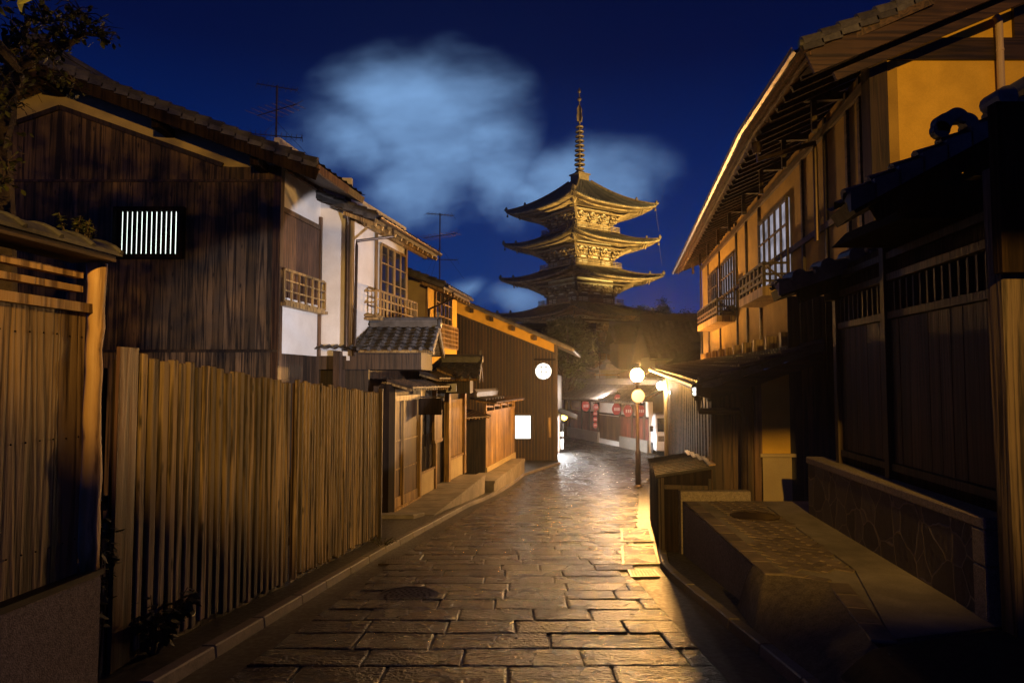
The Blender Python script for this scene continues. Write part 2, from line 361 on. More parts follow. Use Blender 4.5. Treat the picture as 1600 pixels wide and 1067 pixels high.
# ------------------------------------------------------------------ roofs
def tiles(mb, A, B, C, D, tu=.28, tv=.24, h=.045, step=.022, nu=6):
    """pantile sheet; A-B eave, D-C ridge"""
    A, B, C, D = map(Vector, (A, B, C, D)); nrm = (B-A).cross(D-A).normalized()
    if nrm.z < 0: nrm = -nrm
    cu_ = max(1, round((B-A).length/tu)); cv_ = max(1, round((D-A).length/tv))
    NU = cu_*nu; vs = []; rows = []
    for j in range(cv_):
        rows += [(j/cv_, step), ((j+1)/cv_-.0004, 0)]
    for (t, off) in rows:
        for i in range(NU+1):
            s_ = i/NU; ph = (i % nu)/nu*2*PI
            q = (A*(1-s_)+B*s_)*(1-t)+(D*(1-s_)+C*s_)*t
            vs.append(q+nrm*(off+h*(.5+.5*math.cos(ph))**1.6))
    w = NU+1; base = len(mb.v); mb.v += vs
    for j in range(len(rows)-1):
        for i in range(NU):
            mb.f.append([base+j*w+i, base+j*w+i+1, base+(j+1)*w+i+1, base+(j+1)*w+i])
            mb.t.append(noise.random_unit_vector().x*.5+.5 if False else ((i//nu)*7919+(j//2)*104729) % 97/97)
def eave_caps(mb, A, B, out, tu=.28, r=.055, drop=.0):
    A = Vector(A); B = Vector(B); n = max(1, round((B-A).length/tu)); out = Vector(out).normalized()
    for i in range(n+1):
        c = A.lerp(B, i/n)+Vector((0, 0, .03-drop)); mb.tube([c-out*.04, c+out*.035], r, 8)
def slab(mb, A, B, C, D, t=.08, off=.01):
    A, B, C, D = map(Vector, (A, B, C, D)); nrm = (B-A).cross(D-A).normalized()
    if nrm.z < 0: nrm = -nrm
    o = nrm*off; k = nrm*(t+off)
    mb.hexa([A-k, B-k, C-k, D-k], [A-o, B-o, C-o, D-o])
def ridge(mb, a, b, w=.26, h=.22):
    a = Vector(a); b = Vector(b); z = Vector((0, 0, 1))
    mb.bar(a+z*h*.3, b+z*h*.3, w, h*.7); mb.bar(a+z*h*.72, b+z*h*.72, w*1.15, h*.14)
    mb.tube([a+z*h*.9, b+z*h*.9], w*.33, 10)
def verge(mb, a, b, out, n=None, r=.07):
    """row of edge tiles running up a verge from eave a to ridge b, dropping over the side"""
    a = Vector(a); b = Vector(b); n = n or max(2, round((b-a).length/.27)); out = Vector(out).normalized()
    for i in range(n):
        p = a.lerp(b, i/n); q = a.lerp(b, (i+1.12)/n); up = Vector((0, 0, .025)); 
        mb.bar(p+out*.02+up*(1.6)-Vector((0, 0, .05)), q+out*.02-Vector((0, 0, .05)), .05, .14)
        mb.tube([p+up*2.2, q+up*.9], [r, r*.85], 8)
def planks(mb, fr, u0, u1, v, z0, z1, w=.18, t=.02, gap=.006, top=None, jit=0):
    n = max(1, round((u1-u0)/w)); w = (u1-u0)/n
    for i in range(n):
        a = u0+i*w+gap/2; b = u0+(i+1)*w-gap/2
        zt = z1 if top is None else None
        if top is None: mb.box(fr, a, b, v, v+t+random.uniform(0, jit), z0, z1)
        else:
            za, zb = top(a), top(b); vv = v+t+random.uniform(0, jit)
            q = [(a, v), (b, v), (b, vv), (a, vv)]
            mb.hexa([fr.p(x, y, z0) for x, y in q], [fr.p(x, y, zz) for (x, y), zz in zip(q, (za, zb, zb, za))])
def grid(mb, fr, u0, u1, z0, z1, v0, v1, nu, nz, w=.03, fw=.05):
    for i in range(nu+1):
        ww = fw if i in (0, nu) else w; u = u0+(u1-u0)*i/nu; mb.box(fr, u-ww/2, u+ww/2, v0, v1, z0, z1)
    for j in range(nz+1):
        ww = fw if j in (0, nz) else w; z = z0+(z1-z0)*j/nz; mb.box(fr, u0+fw/2, u1-fw/2, v0+.003, v1-.003, z-ww/2, z+ww/2)

def poly_u(pts):   # piecewise linear X(Y)
    def f(y):
        if y <= pts[0][1]: i = 0
        elif y >= pts[-1][1]: i = len(pts)-2
        else: i = max(k for k in range(len(pts)-1) if pts[k][1] <= y)
        (x0, y0), (x1, y1) = pts[i], pts[i+1]; return x0+(x1-x0)*(y-y0)/(y1-y0)
    return f

#SECTION_SETTING
# ------------------------------------------------------------------ ground, road, kerbs
kl = [(-3.1, -6.0)]+[(lambda q: (q.x, q.y))(G(*p)) for p in ((268, 1067), (450, 955), (596, 866), (734, 790), (820, 742), (880, 723), (913, 717))]
kr = [(1.2, -6.0)]+[(lambda q: (q.x, q.y))(G(*p)) for p in ((1240, 1066), (1124, 969), (1032, 890), (1019, 810), (1013, 762))]+[(7.2, 31), (8.3, 39)]
XL, XR = poly_u(kl), poly_u(kr)
mb = MB(); ys = [-12+i*1.0 for i in range(42)]+[30, 60, 140, 260, 400]
ys = sorted(set(ys)); xs = [-250, -60, -20, 0, 20, 60, 250]
mb.add([(x, y, gz(y)-.09) for y in ys for x in xs], [(j*7+i, j*7+i+1, (j+1)*7+i+1, (j+1)*7+i) for j in range(len(ys)-1) for i in range(6)])
struct(mb.build('ground', M['soil'], origin=(0, 0, 0)))
mb = MB(); n = 0
yy_ = [-6+.5*i for i in range(72)]+[36, 45, 60, 75]
vs = []
for y in yy_:
    a = XL(y) if y < 34.5 else -6; b = XR(y) if y < 29 else 16
    vs += [(a, y, gz(y)-.016), (b, y, gz(y)-.016)]
mb.add(vs, [(2*i, 2*i+1, 2*i+3, 2*i+2) for i in range(len(yy_)-1)])
struct(mb.build('road', M['asphalt'], origin=(0, 0, 0)))
# wet split-stone slabs, every slab modelled with its chamfer, a little tilted
def stone_mat():
    m, t, b = newmat('wet_paving_stone'); lk = t.links
    tcn = _n(t, 'ShaderNodeTexCoord'); at = _n(t, 'ShaderNodeAttribute', attribute_name='tone')
    n1 = _n(t, 'ShaderNodeTexNoise'); n1.inputs['Scale'].default_value = 34; n1.inputs['Detail'].default_value = 5; lk.new(tcn.outputs['Object'], n1.inputs[0])
    mp = _n(t, 'ShaderNodeMapping'); mp.inputs['Scale'].default_value = (9, 22, 9); lk.new(tcn.outputs['Object'], mp.inputs[0])
    n2 = _n(t, 'ShaderNodeTexNoise'); n2.inputs['Scale'].default_value = 1; n2.inputs['Detail'].default_value = 3; lk.new(mp.outputs[0], n2.inputs[0])
    ad = _n(t, 'ShaderNodeMath', operation='MULTIPLY_ADD'); lk.new(n2.outputs[0], ad.inputs[0]); ad.inputs[1].default_value = 1.1; lk.new(n1.outputs[0], ad.inputs[2])
    rp = _n(t, 'ShaderNodeValToRGB'); lk.new(n1.outputs[0], rp.inputs[0])
    rp.color_ramp.elements[0].position = .35; rp.color_ramp.elements[0].color = (.022, .018, .015, 1); rp.color_ramp.elements[1].position = .65; rp.color_ramp.elements[1].color = (.085, .07, .054, 1)
    mt = _n(t, 'ShaderNodeMapRange'); mt.inputs[3].default_value = .6; mt.inputs[4].default_value = 1.25; lk.new(at.outputs['Fac'], mt.inputs[0])
    vm = _n(t, 'ShaderNodeVectorMath', operation='SCALE'); lk.new(rp.outputs[0], vm.inputs[0]); lk.new(mt.outputs[0], vm.inputs['Scale'])
    lk.new(vm.outputs[0], b.inputs['Base Color'])
    n4 = _n(t, 'ShaderNodeTexNoise'); n4.inputs['Scale'].default_value = 1.6; n4.inputs['Detail'].default_value = 3; lk.new(tcn.outputs['Object'], n4.inputs[0])
    mr = _n(t, 'ShaderNodeMapRange'); mr.inputs[1].default_value = .35; mr.inputs[2].default_value = .65; mr.inputs[3].default_value = .17; mr.inputs[4].default_value = .36; lk.new(n4.outputs[0], mr.inputs[0])
    lk.new(mr.outputs[0], b.inputs['Roughness'])
    bp = _n(t, 'ShaderNodeBump'); bp.inputs['Strength'].default_value = 1.0; bp.inputs['Distance'].default_value = .03; lk.new(ad.outputs[0], bp.inputs['Height']); lk.new(bp.outputs[0], b.inputs['Normal'])
    return m
M['stone'] = stone_mat()
mb = MB(); y = 2.6; row = 0; random.seed(11)
while y < 57:
    d = .45*random.uniform(.93, 1.08)
    if y > 24: d = .9
    def lx(q): return XL(q)+.34 if q < 34.5 else (3.2 if q < 40 else 3.2)
    def rx(q): return (XR(q)-.3 if q > 9 else XR(q)-.42-.0*(9-q)) if q < 39 else 8-(q-39)*.2
    x = lx(y)-random.uniform(0, .7); xe = rx(y)
    while x < xe:
        w = random.uniform(.5, .98); a, b = max(x, lx(y)), min(x+w, xe)
        if b-a > .12:
            g = .009; c = .014; tx, ty = random.gauss(0, .006), random.gauss(0, .007); dz = random.gauss(0, .0022)
            def zz(px_, py_): return gz(py_)+dz+tx*(px_-(a+b)/2)+ty*(py_-y-d/2)
            jt = [random.uniform(-.006, .006) for _ in range(8)]
            o = [(a+g+jt[0], y+g+jt[1]), (b-g+jt[2], y+g+jt[3]), (b-g+jt[4], y+d-g+jt[5]), (a+g+jt[6], y+d-g+jt[7])]
            i_ = [(a+g+c, y+g+c), (b-g-c, y+g+c), (b-g-c, y+d-g-c), (a+g+c, y+d-g-c)]
            v0 = [(p[0], p[1], zz(*p)-.02) for p in o]; v1 = [(p[0], p[1], zz(*p)-.004) for p in o]; v2 = [(p[0], p[1], zz(*p)+.003) for p in i_]
            mb.add(v0+v1+v2, [(0, 1, 5, 4), (1, 2, 6, 5), (2, 3, 7, 6), (3, 0, 4, 7), (4, 5, 9, 8), (5, 6, 10, 9), (6, 7, 11, 10), (7, 4, 8, 11), (8, 9, 10, 11)])
        x += w
    y += d; row += 1
struct(mb.build('road_paving', M['stone'], origin=(0, 0, 0)))
# kerbs: a row of stones each side
def kerb(name, f, y0, y1, off, w, h, sgn):
    mb = MB(); y = y0
    while y < y1:
        l = random.uniform(.75, .95); a, b = f(y), f(y+l-.012); z0, z1 = gz(y), gz(y+l)
        o = off*sgn; ww = w*sgn; jz = random.gauss(0, .003)
        B_ = [(a+o, y, z0-.08), (a+o+ww, y, z0-.08), (b+o+ww, y+l-.012, z1-.08), (b+o, y+l-.012, z1-.08)]
        T_ = [(p[0], p[1], p[2]+.08+h+jz) for p in B_]; T_[0] = (T_[0][0]+.015*sgn, T_[0][1], T_[0][2]); T_[3] = (T_[3][0]+.015*sgn, T_[3][1], T_[3][2])
        mb.hexa(B_, T_); y += l
    return struct(mb.build(name, M['kerb'], origin=(0, 0, 0), bevel=.01))
kerb('kerb', XL, 2.2, 33, 0, .13, .075, -1)
kerb('kerb', XR, 2.2, 28, 0, .12, .07, 1)
# pavement strips behind the kerbs
mb = MB()
for (f, s_, w) in ((XL, -1, 3.4), (XR, 1, 3.6)):
    ys2 = [2+.5*i for i in range(60)]; ys2 = [q for q in ys2 if q < (34 if s_ < 0 else 30)]
    vs = []
    for y in ys2: vs += [(f(y)+s_*.13, y, gz(y)+.045), (f(y)+s_*(w), y, gz(y)+.05)]
    mb.add(vs, [(2*i, 2*i+1, 2*i+3, 2*i+2) for i in range(len(ys2)-1)])
struct(mb.build('pavement', M['asphalt'], origin=(0, 0, 0)))
# steel covers and drains let into the road
def cover_rect(px4, label, mat, holes=True, frame=True):
    c = [G(*p) for p in px4]; o = sum(c, Vector())/4
    r = thing('drain_cover', label, 'drain cover', o, 'steel covers in the road')
    up = Vector((0, 0, .012)); mb = MB()
    if frame:
        for i in range(4): mb.bar(c[i]+up*.5, c[(i+1) % 4]+up*.5, .03, .016)
        mb.build('frame', M['steel'], r)
    mb = MB(); mb.hexa([q.lerp(o, .08)-up for q in c], [q.lerp(o, .08)+up*.7 for q in c]); mb.build('plate', mat, r)
    if holes:
        mb = MB(); 
        for i in range(8):
            for j in range(5):
                a = c[0].lerp(c[1], .14+.72*i/7); b = c[3].lerp(c[2], .14+.72*i/7); q = a.lerp(b, .18+.64*j/4)
                mb.lathe(q+up*.7, [(.016, 0), (.012, .006)], 8)
        mb.build('stud', M['steel'], r)['kind'] = 'stuff'
    return r
cover_rect([(972, 846), (1020, 846), (1014, 826), (971, 826)], 'farther steel framed cover by the right kerb', M['stone'], False)
cover_rect([(974, 882), (1030, 881), (1022, 853), (972, 853)], 'nearer steel framed cover by the right kerb', M['stone'], False)
cover_rect([(984, 902), (1034, 901), (1024, 889), (978, 889)], 'pale dotted steel plate in front of the framed covers', M['steel'], True, False)
cover_rect([(588, 882), (628, 882), (652, 868), (616, 868)], 'small dark dotted grate beside the left kerb', M['metal'], True, False)
c = G(637, 931); r = thing('manhole_cover', 'round iron manhole cover in the left of the road', 'manhole cover', c, 'steel covers in the road')
mb = MB(); mb.lathe(c+Vector((0, 0, -.02)), [(.33, 0), (.33, .032), (.30, .032), (.30, .026), (.0, .026)], 40); mb.build('ring', M['metal'], r)
mb = MB()
for i in range(5):
    for k in range(6*i if i else 1):
        w = 2*PI*k/max(1, 6*i); mb.lathe(c+Vector((math.cos(w)*.06*i, math.sin(w)*.06*i, .005)), [(.016, 0), (.012, .008)], 6)
mb.build('stud', M['metal'], r)['kind'] = 'stuff'

#SECTION_LEFT
# ------------------------------------------------------------------ left: near garden wall
def wdir(x0, y0, x1, y1): return Fr((x0, y0), (x1, y1), 1)
FN = wdir(-2.98, 2.2, -2.75, 4.5)
e1 = FN.len
r = thing('garden_wall', 'board garden wall with a granite base and tiled cap at the left edge', 'garden wall', FN.p(0, 0, gz(3)))
mb = MB(); mb.box(FN, 0, e1+.12, -.22, .10, gz(4.5)-.2, .36); mb.build('stone_base', M['granite'], r, bevel=.012)
mb = MB(); mb.box(FN, 0, e1+.12, -.1, .115, .363, .40); mb.build('sill', M['trimh'], r)
mb = MB(); planks(mb, FN, 0, e1-.02, .0, .402, 2.03, .23, .03, .004, jit=.006); mb.build('board_panel', M['panel'], r)
mb = MB()
for i in range(22):
    for z_ in (.62, 1.25, 1.88): mb.lathe(FN.p(.05+i*e1/22, .034, z_+random.uniform(-.004, .004)), [(.006, 0), (.004, .006)], 6, axis=tuple(FN.n))
mb.build('nail', M['black'], r)['kind'] = 'stuff'
mb = MB(); mb.box(FN, 0, e1, -.02, .07, 2.032, 2.09); mb.build('rail', M['post'], r)
mb = MB(); mb.box(FN, 0, e1-.05, -.03, .03, 2.16, 2.20); mb.box(FN, 0, e1-.05, -.03, .03, 2.25, 2.29); mb.build('slat', M['post'], r)
mb = MB(); pts = []; rs = []
for i in range(15):
    t = i/14; pts.append(FN.p(e1+.06+random.uniform(-.008, .008)-.02*t, .05+random.uniform(-.012, .012), .402+t*(2.36-.402))); rs.append(.054+random.uniform(-.003, .004)+.008*math.sin(t*7))
mb.tube(pts, rs, 12); mb.build('post', M['post'], r, smooth=True)
mb = MB(); mb.box(FN, 0, e1+.06, -.14, .17, 2.37, 2.405); mb.build('cap_board', M['trimh'], r)
mb = MB()
n = 9
for i in range(n):
    a = (e1+.08)*i/n; b = (e1+.08)*(i+1)/n
    prof = [(-.16, 0), (-.135, .035), (-.09, .065), (-.03, .08), (.03, .08), (.09, .066), (.15, .038), (.20, .0)]
    for (p, q) in zip(prof[:-1], prof[1:]):
        mb.hexa([FN.p(a+.0, p[0], 2.407+p[1]), FN.p(b, p[0], 2.407+p[1]), FN.p(b, q[0], 2.407+q[1]), FN.p(a, q[0], 2.407+q[1])],
                [FN.p(a, p[0], 2.43+p[1]), FN.p(b, p[0], 2.43+p[1]), FN.p(b, q[0], 2.43+q[1]), FN.p(a, q[0], 2.43+q[1])], i/n)
    mb.tube([FN.p(b-.02, p[0]*1.03, 2.428+p[1]) for p in prof], .017, 8, i/n)
mb.build('tile_cap', M['tile'], r)
# weeds on the cap and at the foot of the fences
def weed(base, h, nst, spread, label, leafsize, mat, lean=(0, 0), group='weeds by the left fences', per=9):
    base = Vector(base); r = thing('weed', label, 'plant', base, group); st = MB(); lf = MB()
    for i in range(nst):
        a = random.uniform(0, 2*PI); q = base+Vector((math.cos(a)*.03, math.sin(a)*.03, 0)); tip = base+Vector((math.cos(a)*spread+lean[0], math.sin(a)*spread+lean[1], h*random.uniform(.55, 1)))
        m1 = q.lerp(tip, .55)+Vector((0, 0, h*.12)); st.tube([q, m1, tip], [.006, .004, .002], 5)
        for k in range(per):
            t = random.uniform(.25, 1); p = q.lerp(m1, t/.55) if t < .55 else m1.lerp(tip, (t-.55)/.45)
            leaf(lf, p, leafsize*random.uniform(.6, 1.3), .5)
    st.build('stem', M['bark'], r); lf.build('foliage', mat, r); return r
random.seed(5)
weed(FN.p(e1-.13, 0, 2.49), .16, 6, .07, 'left tuft of three growing on the tiled wall cap', .035, M['leaf2'], per=16)
weed(FN.p(e1-.03, 0, 2.49), .15, 6, .05, 'middle tuft of three growing on the tiled wall cap', .03, M['leaf2'], per=16)
weed(FN.p(e1+.05, 0, 2.49), .15, 6, .05, 'right tuft of three growing on the tiled wall cap', .03, M['leaf2'], per=16)
q = G(240, 1030); weed((q.x, q.y, gz(q.y)+.04), .52, 40, .27, 'leafy broad weed spilling over the left kerb', .085, M['leaf'], per=13)
weed((-2.80, 4.82, gz(4.8)+.04), 1.35, 12, .10, 'tall thin weed in the gap between wall and plank fence', .07, M['leaf'], per=22)
q = G(610, 858); weed((q.x-.12, q.y, gz(q.y)+.04), .14, 12, .2, 'low scrap of weeds at the far foot of the fence', .04, M['leaf'])

# ------------------------------------------------------------------ left: plank fences
def fence(a, b, z0, z1, w, name_label, seed, batten, firstwide=False):
    random.seed(seed); F = wdir(*a, *b); r = thing('plank_fence', name_label, 'fence', F.p(0, 0, gz(a[1])), 'plank fences on the left')
    n = round(F.len/w); w = F.len/n; bd = MB(); bt = MB()
    for i in range(n):
        u0 = i*w; t = i/n; zt = z0*(1-t)+z1*t+random.uniform(-.02, .02); zb = gz(F.p(u0, 0, 0).y)+random.uniform(.06, .12)
        bd.box(F, u0+.002, u0+w-.002, random.uniform(-.004, .004), .01, zb-.06, zt-.03)
        bw = batten*random.uniform(.9, 1.1); ww = u0+random.uniform(-.004, .004)
        bt.box(F, ww, ww+bw, .0205+random.uniform(0, .003), .065+random.uniform(0, .014), zb+.01, zt+.01)
    bd.build('board_panel', M['dark'], r); bt.build('batten', M['fence'], r, bevel=.008)['kind'] = 'stuff'
    for z_ in (.3, 1.0):
        mb = MB(); a_, b_ = F.p(0, -.06, gz(a[1])+z_+.2), F.p(F.len, -.06, gz(b[1])+z_+.2); mb.bar(a_, b_, .05, .09); mb.build('rail', M['dark'], r)
    for k in range(3):
        mb = MB(); u = F.len*(k+.02)/2.08; zt = z0+(z1-z0)*u/F.len; mb.box(F, u-.05, u+.05, -.18, -.086, gz(F.p(u, 0, 0).y)-.1, zt-.1); mb.build('post', M['dark'], r)
    return r, F
p0 = Vector((-2.83, 5.0, 0)); p1 = Vector((-2.52, 8.0, 0)); p2 = Vector((-2.42, 8.35, 0)); p3 = Vector((-2.30, 12.3, 0))
def topz(px, py, Y): return P(px, py, Y).z
rf1, F1 = fence((-2.83, 4.98), (-2.55, 8.0), topz(170, 552, 4.98), topz(450, 600, 8.0), .125, 'nearer weathered plank fence with stepped uneven battens', 21, .080)
mb = MB(); mb.box(F1, -.02, .19, .047, .075, gz(5)+.05, topz(165, 542, 5)); mb.build('end_board', M['brown'], rf1)
rf2, F2 = fence((-2.55, 8.2), (-2.3, 12.3), topz(455, 597, 8.1), topz(600, 616, 12.3), .115, 'farther plank fence of close narrow battens', 22, .066)
mb = MB(); mb.box(F2, F2.len-.32, F2.len-.26, .05, .12, gz(12)+.0, topz(600, 612, 12.3)+.06); mb.build('end_board', M['dark'], rf2)

# ------------------------------------------------------------------ left: house A (dark gable)
ZA = 5.45
def tv_antenna(base, h, label, s=1):
    base = Vector(base); r = thing('tv_antenna', label, 'antenna', base, 'television antennas on the roofs')
    mb = MB(); mb.tube([base, base+Vector((0, 0, h))], .022*s, 6); mb.build('mast', M['metal'], r)
    for (zf, ang, ln, ne, el) in ((.98, .5, .95, 9, .26), (.66, -.5, 1.3, 7, .42), (.30, .35, 1.2, 11, .3)):
        mb = MB(); c = base+Vector((0, 0, h*zf)); d = Vector((math.cos(ang), math.sin(ang), .03)); sd = Vector((-d.y, d.x, 0))
        mb.tube([c-d*ln*.5*s, c+d*ln*.5*s], .012*s, 5)
        for k in range(ne):
            p = c+d*ln*s*(-.48+.96*k/(ne-1)); l = el*s*(1-.3*k/ne); mb.tube([p-sd*l, p+sd*l], .006*s, 4)
        mb.tube([c+d*ln*.5*s+Vector((0, 0, .16*s))+sd*.2*s, c+d*ln*.5*s-Vector((0, 0, .16*s))-sd*.2*s], .006*s, 4)
        mb.build('yagi', M['metal'], r)
    for a in (0, 2.1, 4.2):
        mb = MB(); mb.tube([base+Vector((0, 0, h*.5)), base+Vector((math.cos(a)*.8*s, math.sin(a)*.8*s, .02))], .004*s, 4); mb.build('guy_wire', M['metal'], r)
YA = 13.9
FA = Fr((-12.6, YA), (P(437, 300, YA).x, YA), 1)     # u to the right, outwards = toward camera
UA = FA.len
HA = thing('dark_gabled_house', 'house with a dark board gable and barred lit window', 'house', FA.p(UA/2, -2, gz(YA)))
apex = P(97, 172, YA); zt = P(437, 264, YA).z; uapex = (apex.x+12.6)
def gtop(u):
    # lower edge of the ochre plaster strip, follows the rake
    za = apex.z; zb = P(350, 262, YA).z; ub = P(350, 262, YA).x+12.6
    s_ = (za-zb)/(ub-uapex); return min(za-abs(u-uapex)*s_, 99) if u < ub else zb
zband = P(300, 282, YA).z; zlow = P(300, 548, YA).z
mb = MB(); planks(mb, FA, 0, UA, .02, zband, 6, .2, .022, .005, top=gtop); mb.build('gable_boards', M['gable'], HA)
mb = MB(); planks(mb, FA, 0, UA, .02, zlow+.02, zband-.05, .21, .022, .005); planks(mb, FA, 0, UA, .02, gz(YA)-.3, zlow-.03, .2, .022, .005); mb.build('wall_boards', M['gable'], HA)
mb = MB(); mb.box(FA, 0, UA+.03, .02, .07, zband-.05, zband); mb.box(FA, 0, UA+.03, .02, .08, zlow-.03, zlow+.02)
for s_ in (-1, 1):
    ue = 0 if s_ < 0 else P(350, 262, YA).x+12.6
    mb.bar(FA.p(uapex, .06, apex.z+.03), FA.p(ue, .06, gtop(ue)+.03), .05, .09)
mb.build('rake_trim', M['dark'], HA)
# plaster backing behind everything
zr = P(95, 118, YA).z; ueave = P(487, 276, YA-.7).x+12.6
pit = (zr-P(480, 262, YA).z)/(P(480, 262, YA).x+12.6-uapex)
mb = MB(); B0 = [FA.p(0, .0, gz(YA)-.3), FA.p(UA, .0, gz(YA)-.3), FA.p(UA, .0, zr-.2-pit*(UA-uapex)), FA.p(uapex, .0, zr-.2), FA.p(0, .0, zr-.2-pit*uapex)]
mb.extr(B0, -FA.n*.15); mb.build('gable_plaster', M['tan'], HA)
# roof: two slopes running away from the camera, ridge along Y
D_ = 6.2; v0 = .75
def RA(u, v, z): return FA.p(u, v, z)
zc = zr
sk = .155   # houses follow the street, which bears right
TA = Vector((sk, 1, 0)).normalized()
ridge0 = FA.p(uapex, v0, zc); e0 = FA.p(P(497, 272, YA-.7).x+12.6, v0, 0); e0 = Vector((e0.x, e0.y, zc-pit*(e0.x-ridge0.x)))
Lr = 2.5
mb = MB(); slab(mb, e0, e0+TA*Lr, ridge0+TA*Lr, ridge0, .14, .0)
l0 = Vector((ridge0.x-4.6, ridge0.y, zc-pit*4.6)); slab(mb, l0+TA*Lr, l0, ridge0, ridge0+TA*Lr, .14, .0)
mb.build('roof_boards', M['dark'], HA)
mb = MB(); tiles(mb, e0, e0+TA*Lr, ridge0+TA*Lr, ridge0, nu=4); tiles(mb, l0+TA*Lr, l0, ridge0, ridge0+TA*Lr, nu=4)
verge(mb, e0, ridge0, (0, -1, 0)); verge(mb, l0, ridge0, (0, -1, 0))
ridge(mb, ridge0+Vector((0, -.05, 0)), ridge0+TA*Lr, .34, .34); mb.abox(ridge0.x-.22, ridge0.x+.22, ridge0.y-.12, ridge0.y-.04, zc-.02, zc+.42)
mb.build('roof_tiles', M['tile'], HA)
mb = MB(); mb.bar(ridge0-Vector((0, -.02, .22)), e0-Vector((0, -.02, .2)), .05, .22); mb.bar(ridge0-Vector((0, -.02, .22)), l0-Vector((0, -.02, .2)), .05, .22); mb.build('bargeboard', M['black'], HA)
for u_ in (uapex, uapex+2.2, UA-.3, uapex-2.2): mb = MB(); mb.box(FA, u_-.08, u_+.08, .0, .6, zr-.45-pit*abs(u_-uapex), zr-.28-pit*abs(u_-uapex)); mb.build('purlin_end', M['black'], HA)
# barred lit window
(ua, za), (ub, zb) = FA.hit(188, 398, .06), FA.hit(281, 331, .06)
W_ = None
mb = MB(); mb.box(FA, ua-.02, ub+.02, .043, .05, za, zb); pane = mb.build('lit_window', M['litcool'], HA)
mb = MB()
for i in range(13): u = ua+(ub-ua)*i/12; mb.box(FA, u-.033, u+.033, .085, .12, za-.01, zb+.01)
mb.build('bar', M['black'], pane)['kind'] = 'stuff'
mb = MB(); mb.box(FA, ua-.12, ub+.12, .045, .16, zb, zb+.08); mb.box(FA, ua-.12, ub+.12, .045, .16, za-.08, za)
mb.box(FA, ua-.12, ua-.03, .045, .155, za, zb); mb.box(FA, ub+.03, ub+.12, .045, .155, za, zb); mb.build('frame', M['black'], pane)
# street face of house A: one bay
FB = Fr((FA.p(UA, 0, 0).x, YA), (FA.p(UA, 0, 0).x+sk*1.8*1.0, YA+1.8), 1)
LB = FB.u(498)
def rect(F, x0, y0, x1, y1, v=0):
    a = F.hit(x0, y0, v); b = F.hit(x1, y1, v); return a[0], b[0], min(a[1], b[1]), max(a[1], b[1])
z_lat0 = FB.hit(440, 471)[1]; z_lat1 = FB.hit(440, 422)[1]; z_top = FB.hit(440, 330)[1]; z_bot = FB.hit(440, 552)[1]; z_e = FB.hit(440, 262)[1]
mb = MB(); mb.box(FB, 0.0, LB, -.14, -.02, z_bot, z_e+.6); mb.build('wall', M['white'], HA)
mb = MB(); planks(mb, FB, 0, LB, -.1, gz(YA)-.3, z_bot-.003, .2, .1, .004); mb.build('lower_boards', M['dark'], HA)
mb = MB(); mb.box(FB, -.06, .09, -.1, .06, gz(YA)-.2, z_e+.2); mb.box(FB, LB-.08, LB, -.02, .04, z_bot, z_top+.3)
mb.box(FB, .09, LB-.08, -.02, .03, z_top, z_top+.1); mb.box(FB, .09, LB, -.02, .05, z_e-.02, z_e+.12); mb.build('corner_post', M['brown'], HA)
mb = MB(); planks(mb, FB, .1, LB-.09, .0, z_lat0+.1, z_top-.01, .03, .012, .004); mb.build('reed_blind', M['bamboo'], HA)
mb = MB(); grid(mb, FB, .02, LB, z_lat0, z_lat1, .1, .14, 6, 3, .03, .05); mb.box(FB, 0, LB+.03, .0, .18, z_lat0-.1, z_lat0-.03); mb.build('lattice', M['honey'], HA)
mb = MB(); mb.bar(e0+Vector((0, 0, -.09)), e0+TA*1.5+Vector((0, 0, -.09)), .05, .16); mb.build('fascia', M['honey'], HA)
# ------------------------------------------------------------------ left: house B (projecting white house)
cB = FB.p(LB, 0, 0)                      # side wall facing the camera starts here
xB = P(548, 400, cB.y).x
FBs = Fr((cB.x-.3, cB.y), (xB, cB.y), 1)
FBf = Fr((xB, cB.y), (P(634, 450, cB.y+3.6).x, cB.y+3.6), 1)
HB = thing('white_plaster_house', 'white plastered town house with a lattice balcony and sliding doors', 'house', FBf.p(1.5, -1, gz(17)))
zE = FBf.hit(640, 400)[1]
LBf = FBf.len
zw0 = FBs.hit(520, 542)[1]; zw1 = FBs.hit(520, 322)[1]+.3
mb = MB(); mb.box(FBs, 0, FBs.len-.0, -.12, 0, zw0-.2, zw1+.35); mb.build('side_wall', M['white'], HB)
mb = MB(); mb.box(FBs, -1.5, FBs.len+.4, -.3, -.15, gz(16)-.3, zw0-.1); mb.box(FBs, -3, .3, -.6, -.5, gz(16)-.3, zw0+.3); mb.box(FBf, -.2, FBf.len+3, -.3, -.15, gz(20)-.3, zw0-.1); mb.build('lower_boards', M['dark'], HB)
zb0 = FBf.hit(570, 545)[1]; ztopB = FBf.hit(565, 345)[1]
mb = MB(); mb.box(FBf, 0.0, LBf, -.12, 0, zb0-.3, ztopB+.5); mb.build('wall', M['white'], HB)
mb = MB()
for u0_ in (-.02, FBf.u(583), LBf-.1): mb.box(FBf, u0_, u0_+.12, -.02, .045, zb0-.2, ztopB+.2)
mb.box(FBf, .12, LBf-.1, .0, .04, ztopB-.05, ztopB+.1); mb.build('pillar', M['honey'], HB)
mb = MB(); mb.box(FBs, FBs.len-.12, FBs.len-.0, .0, .05, zw0-.1, zw1); mb.build('corner_pillar', M['brown'], HB)
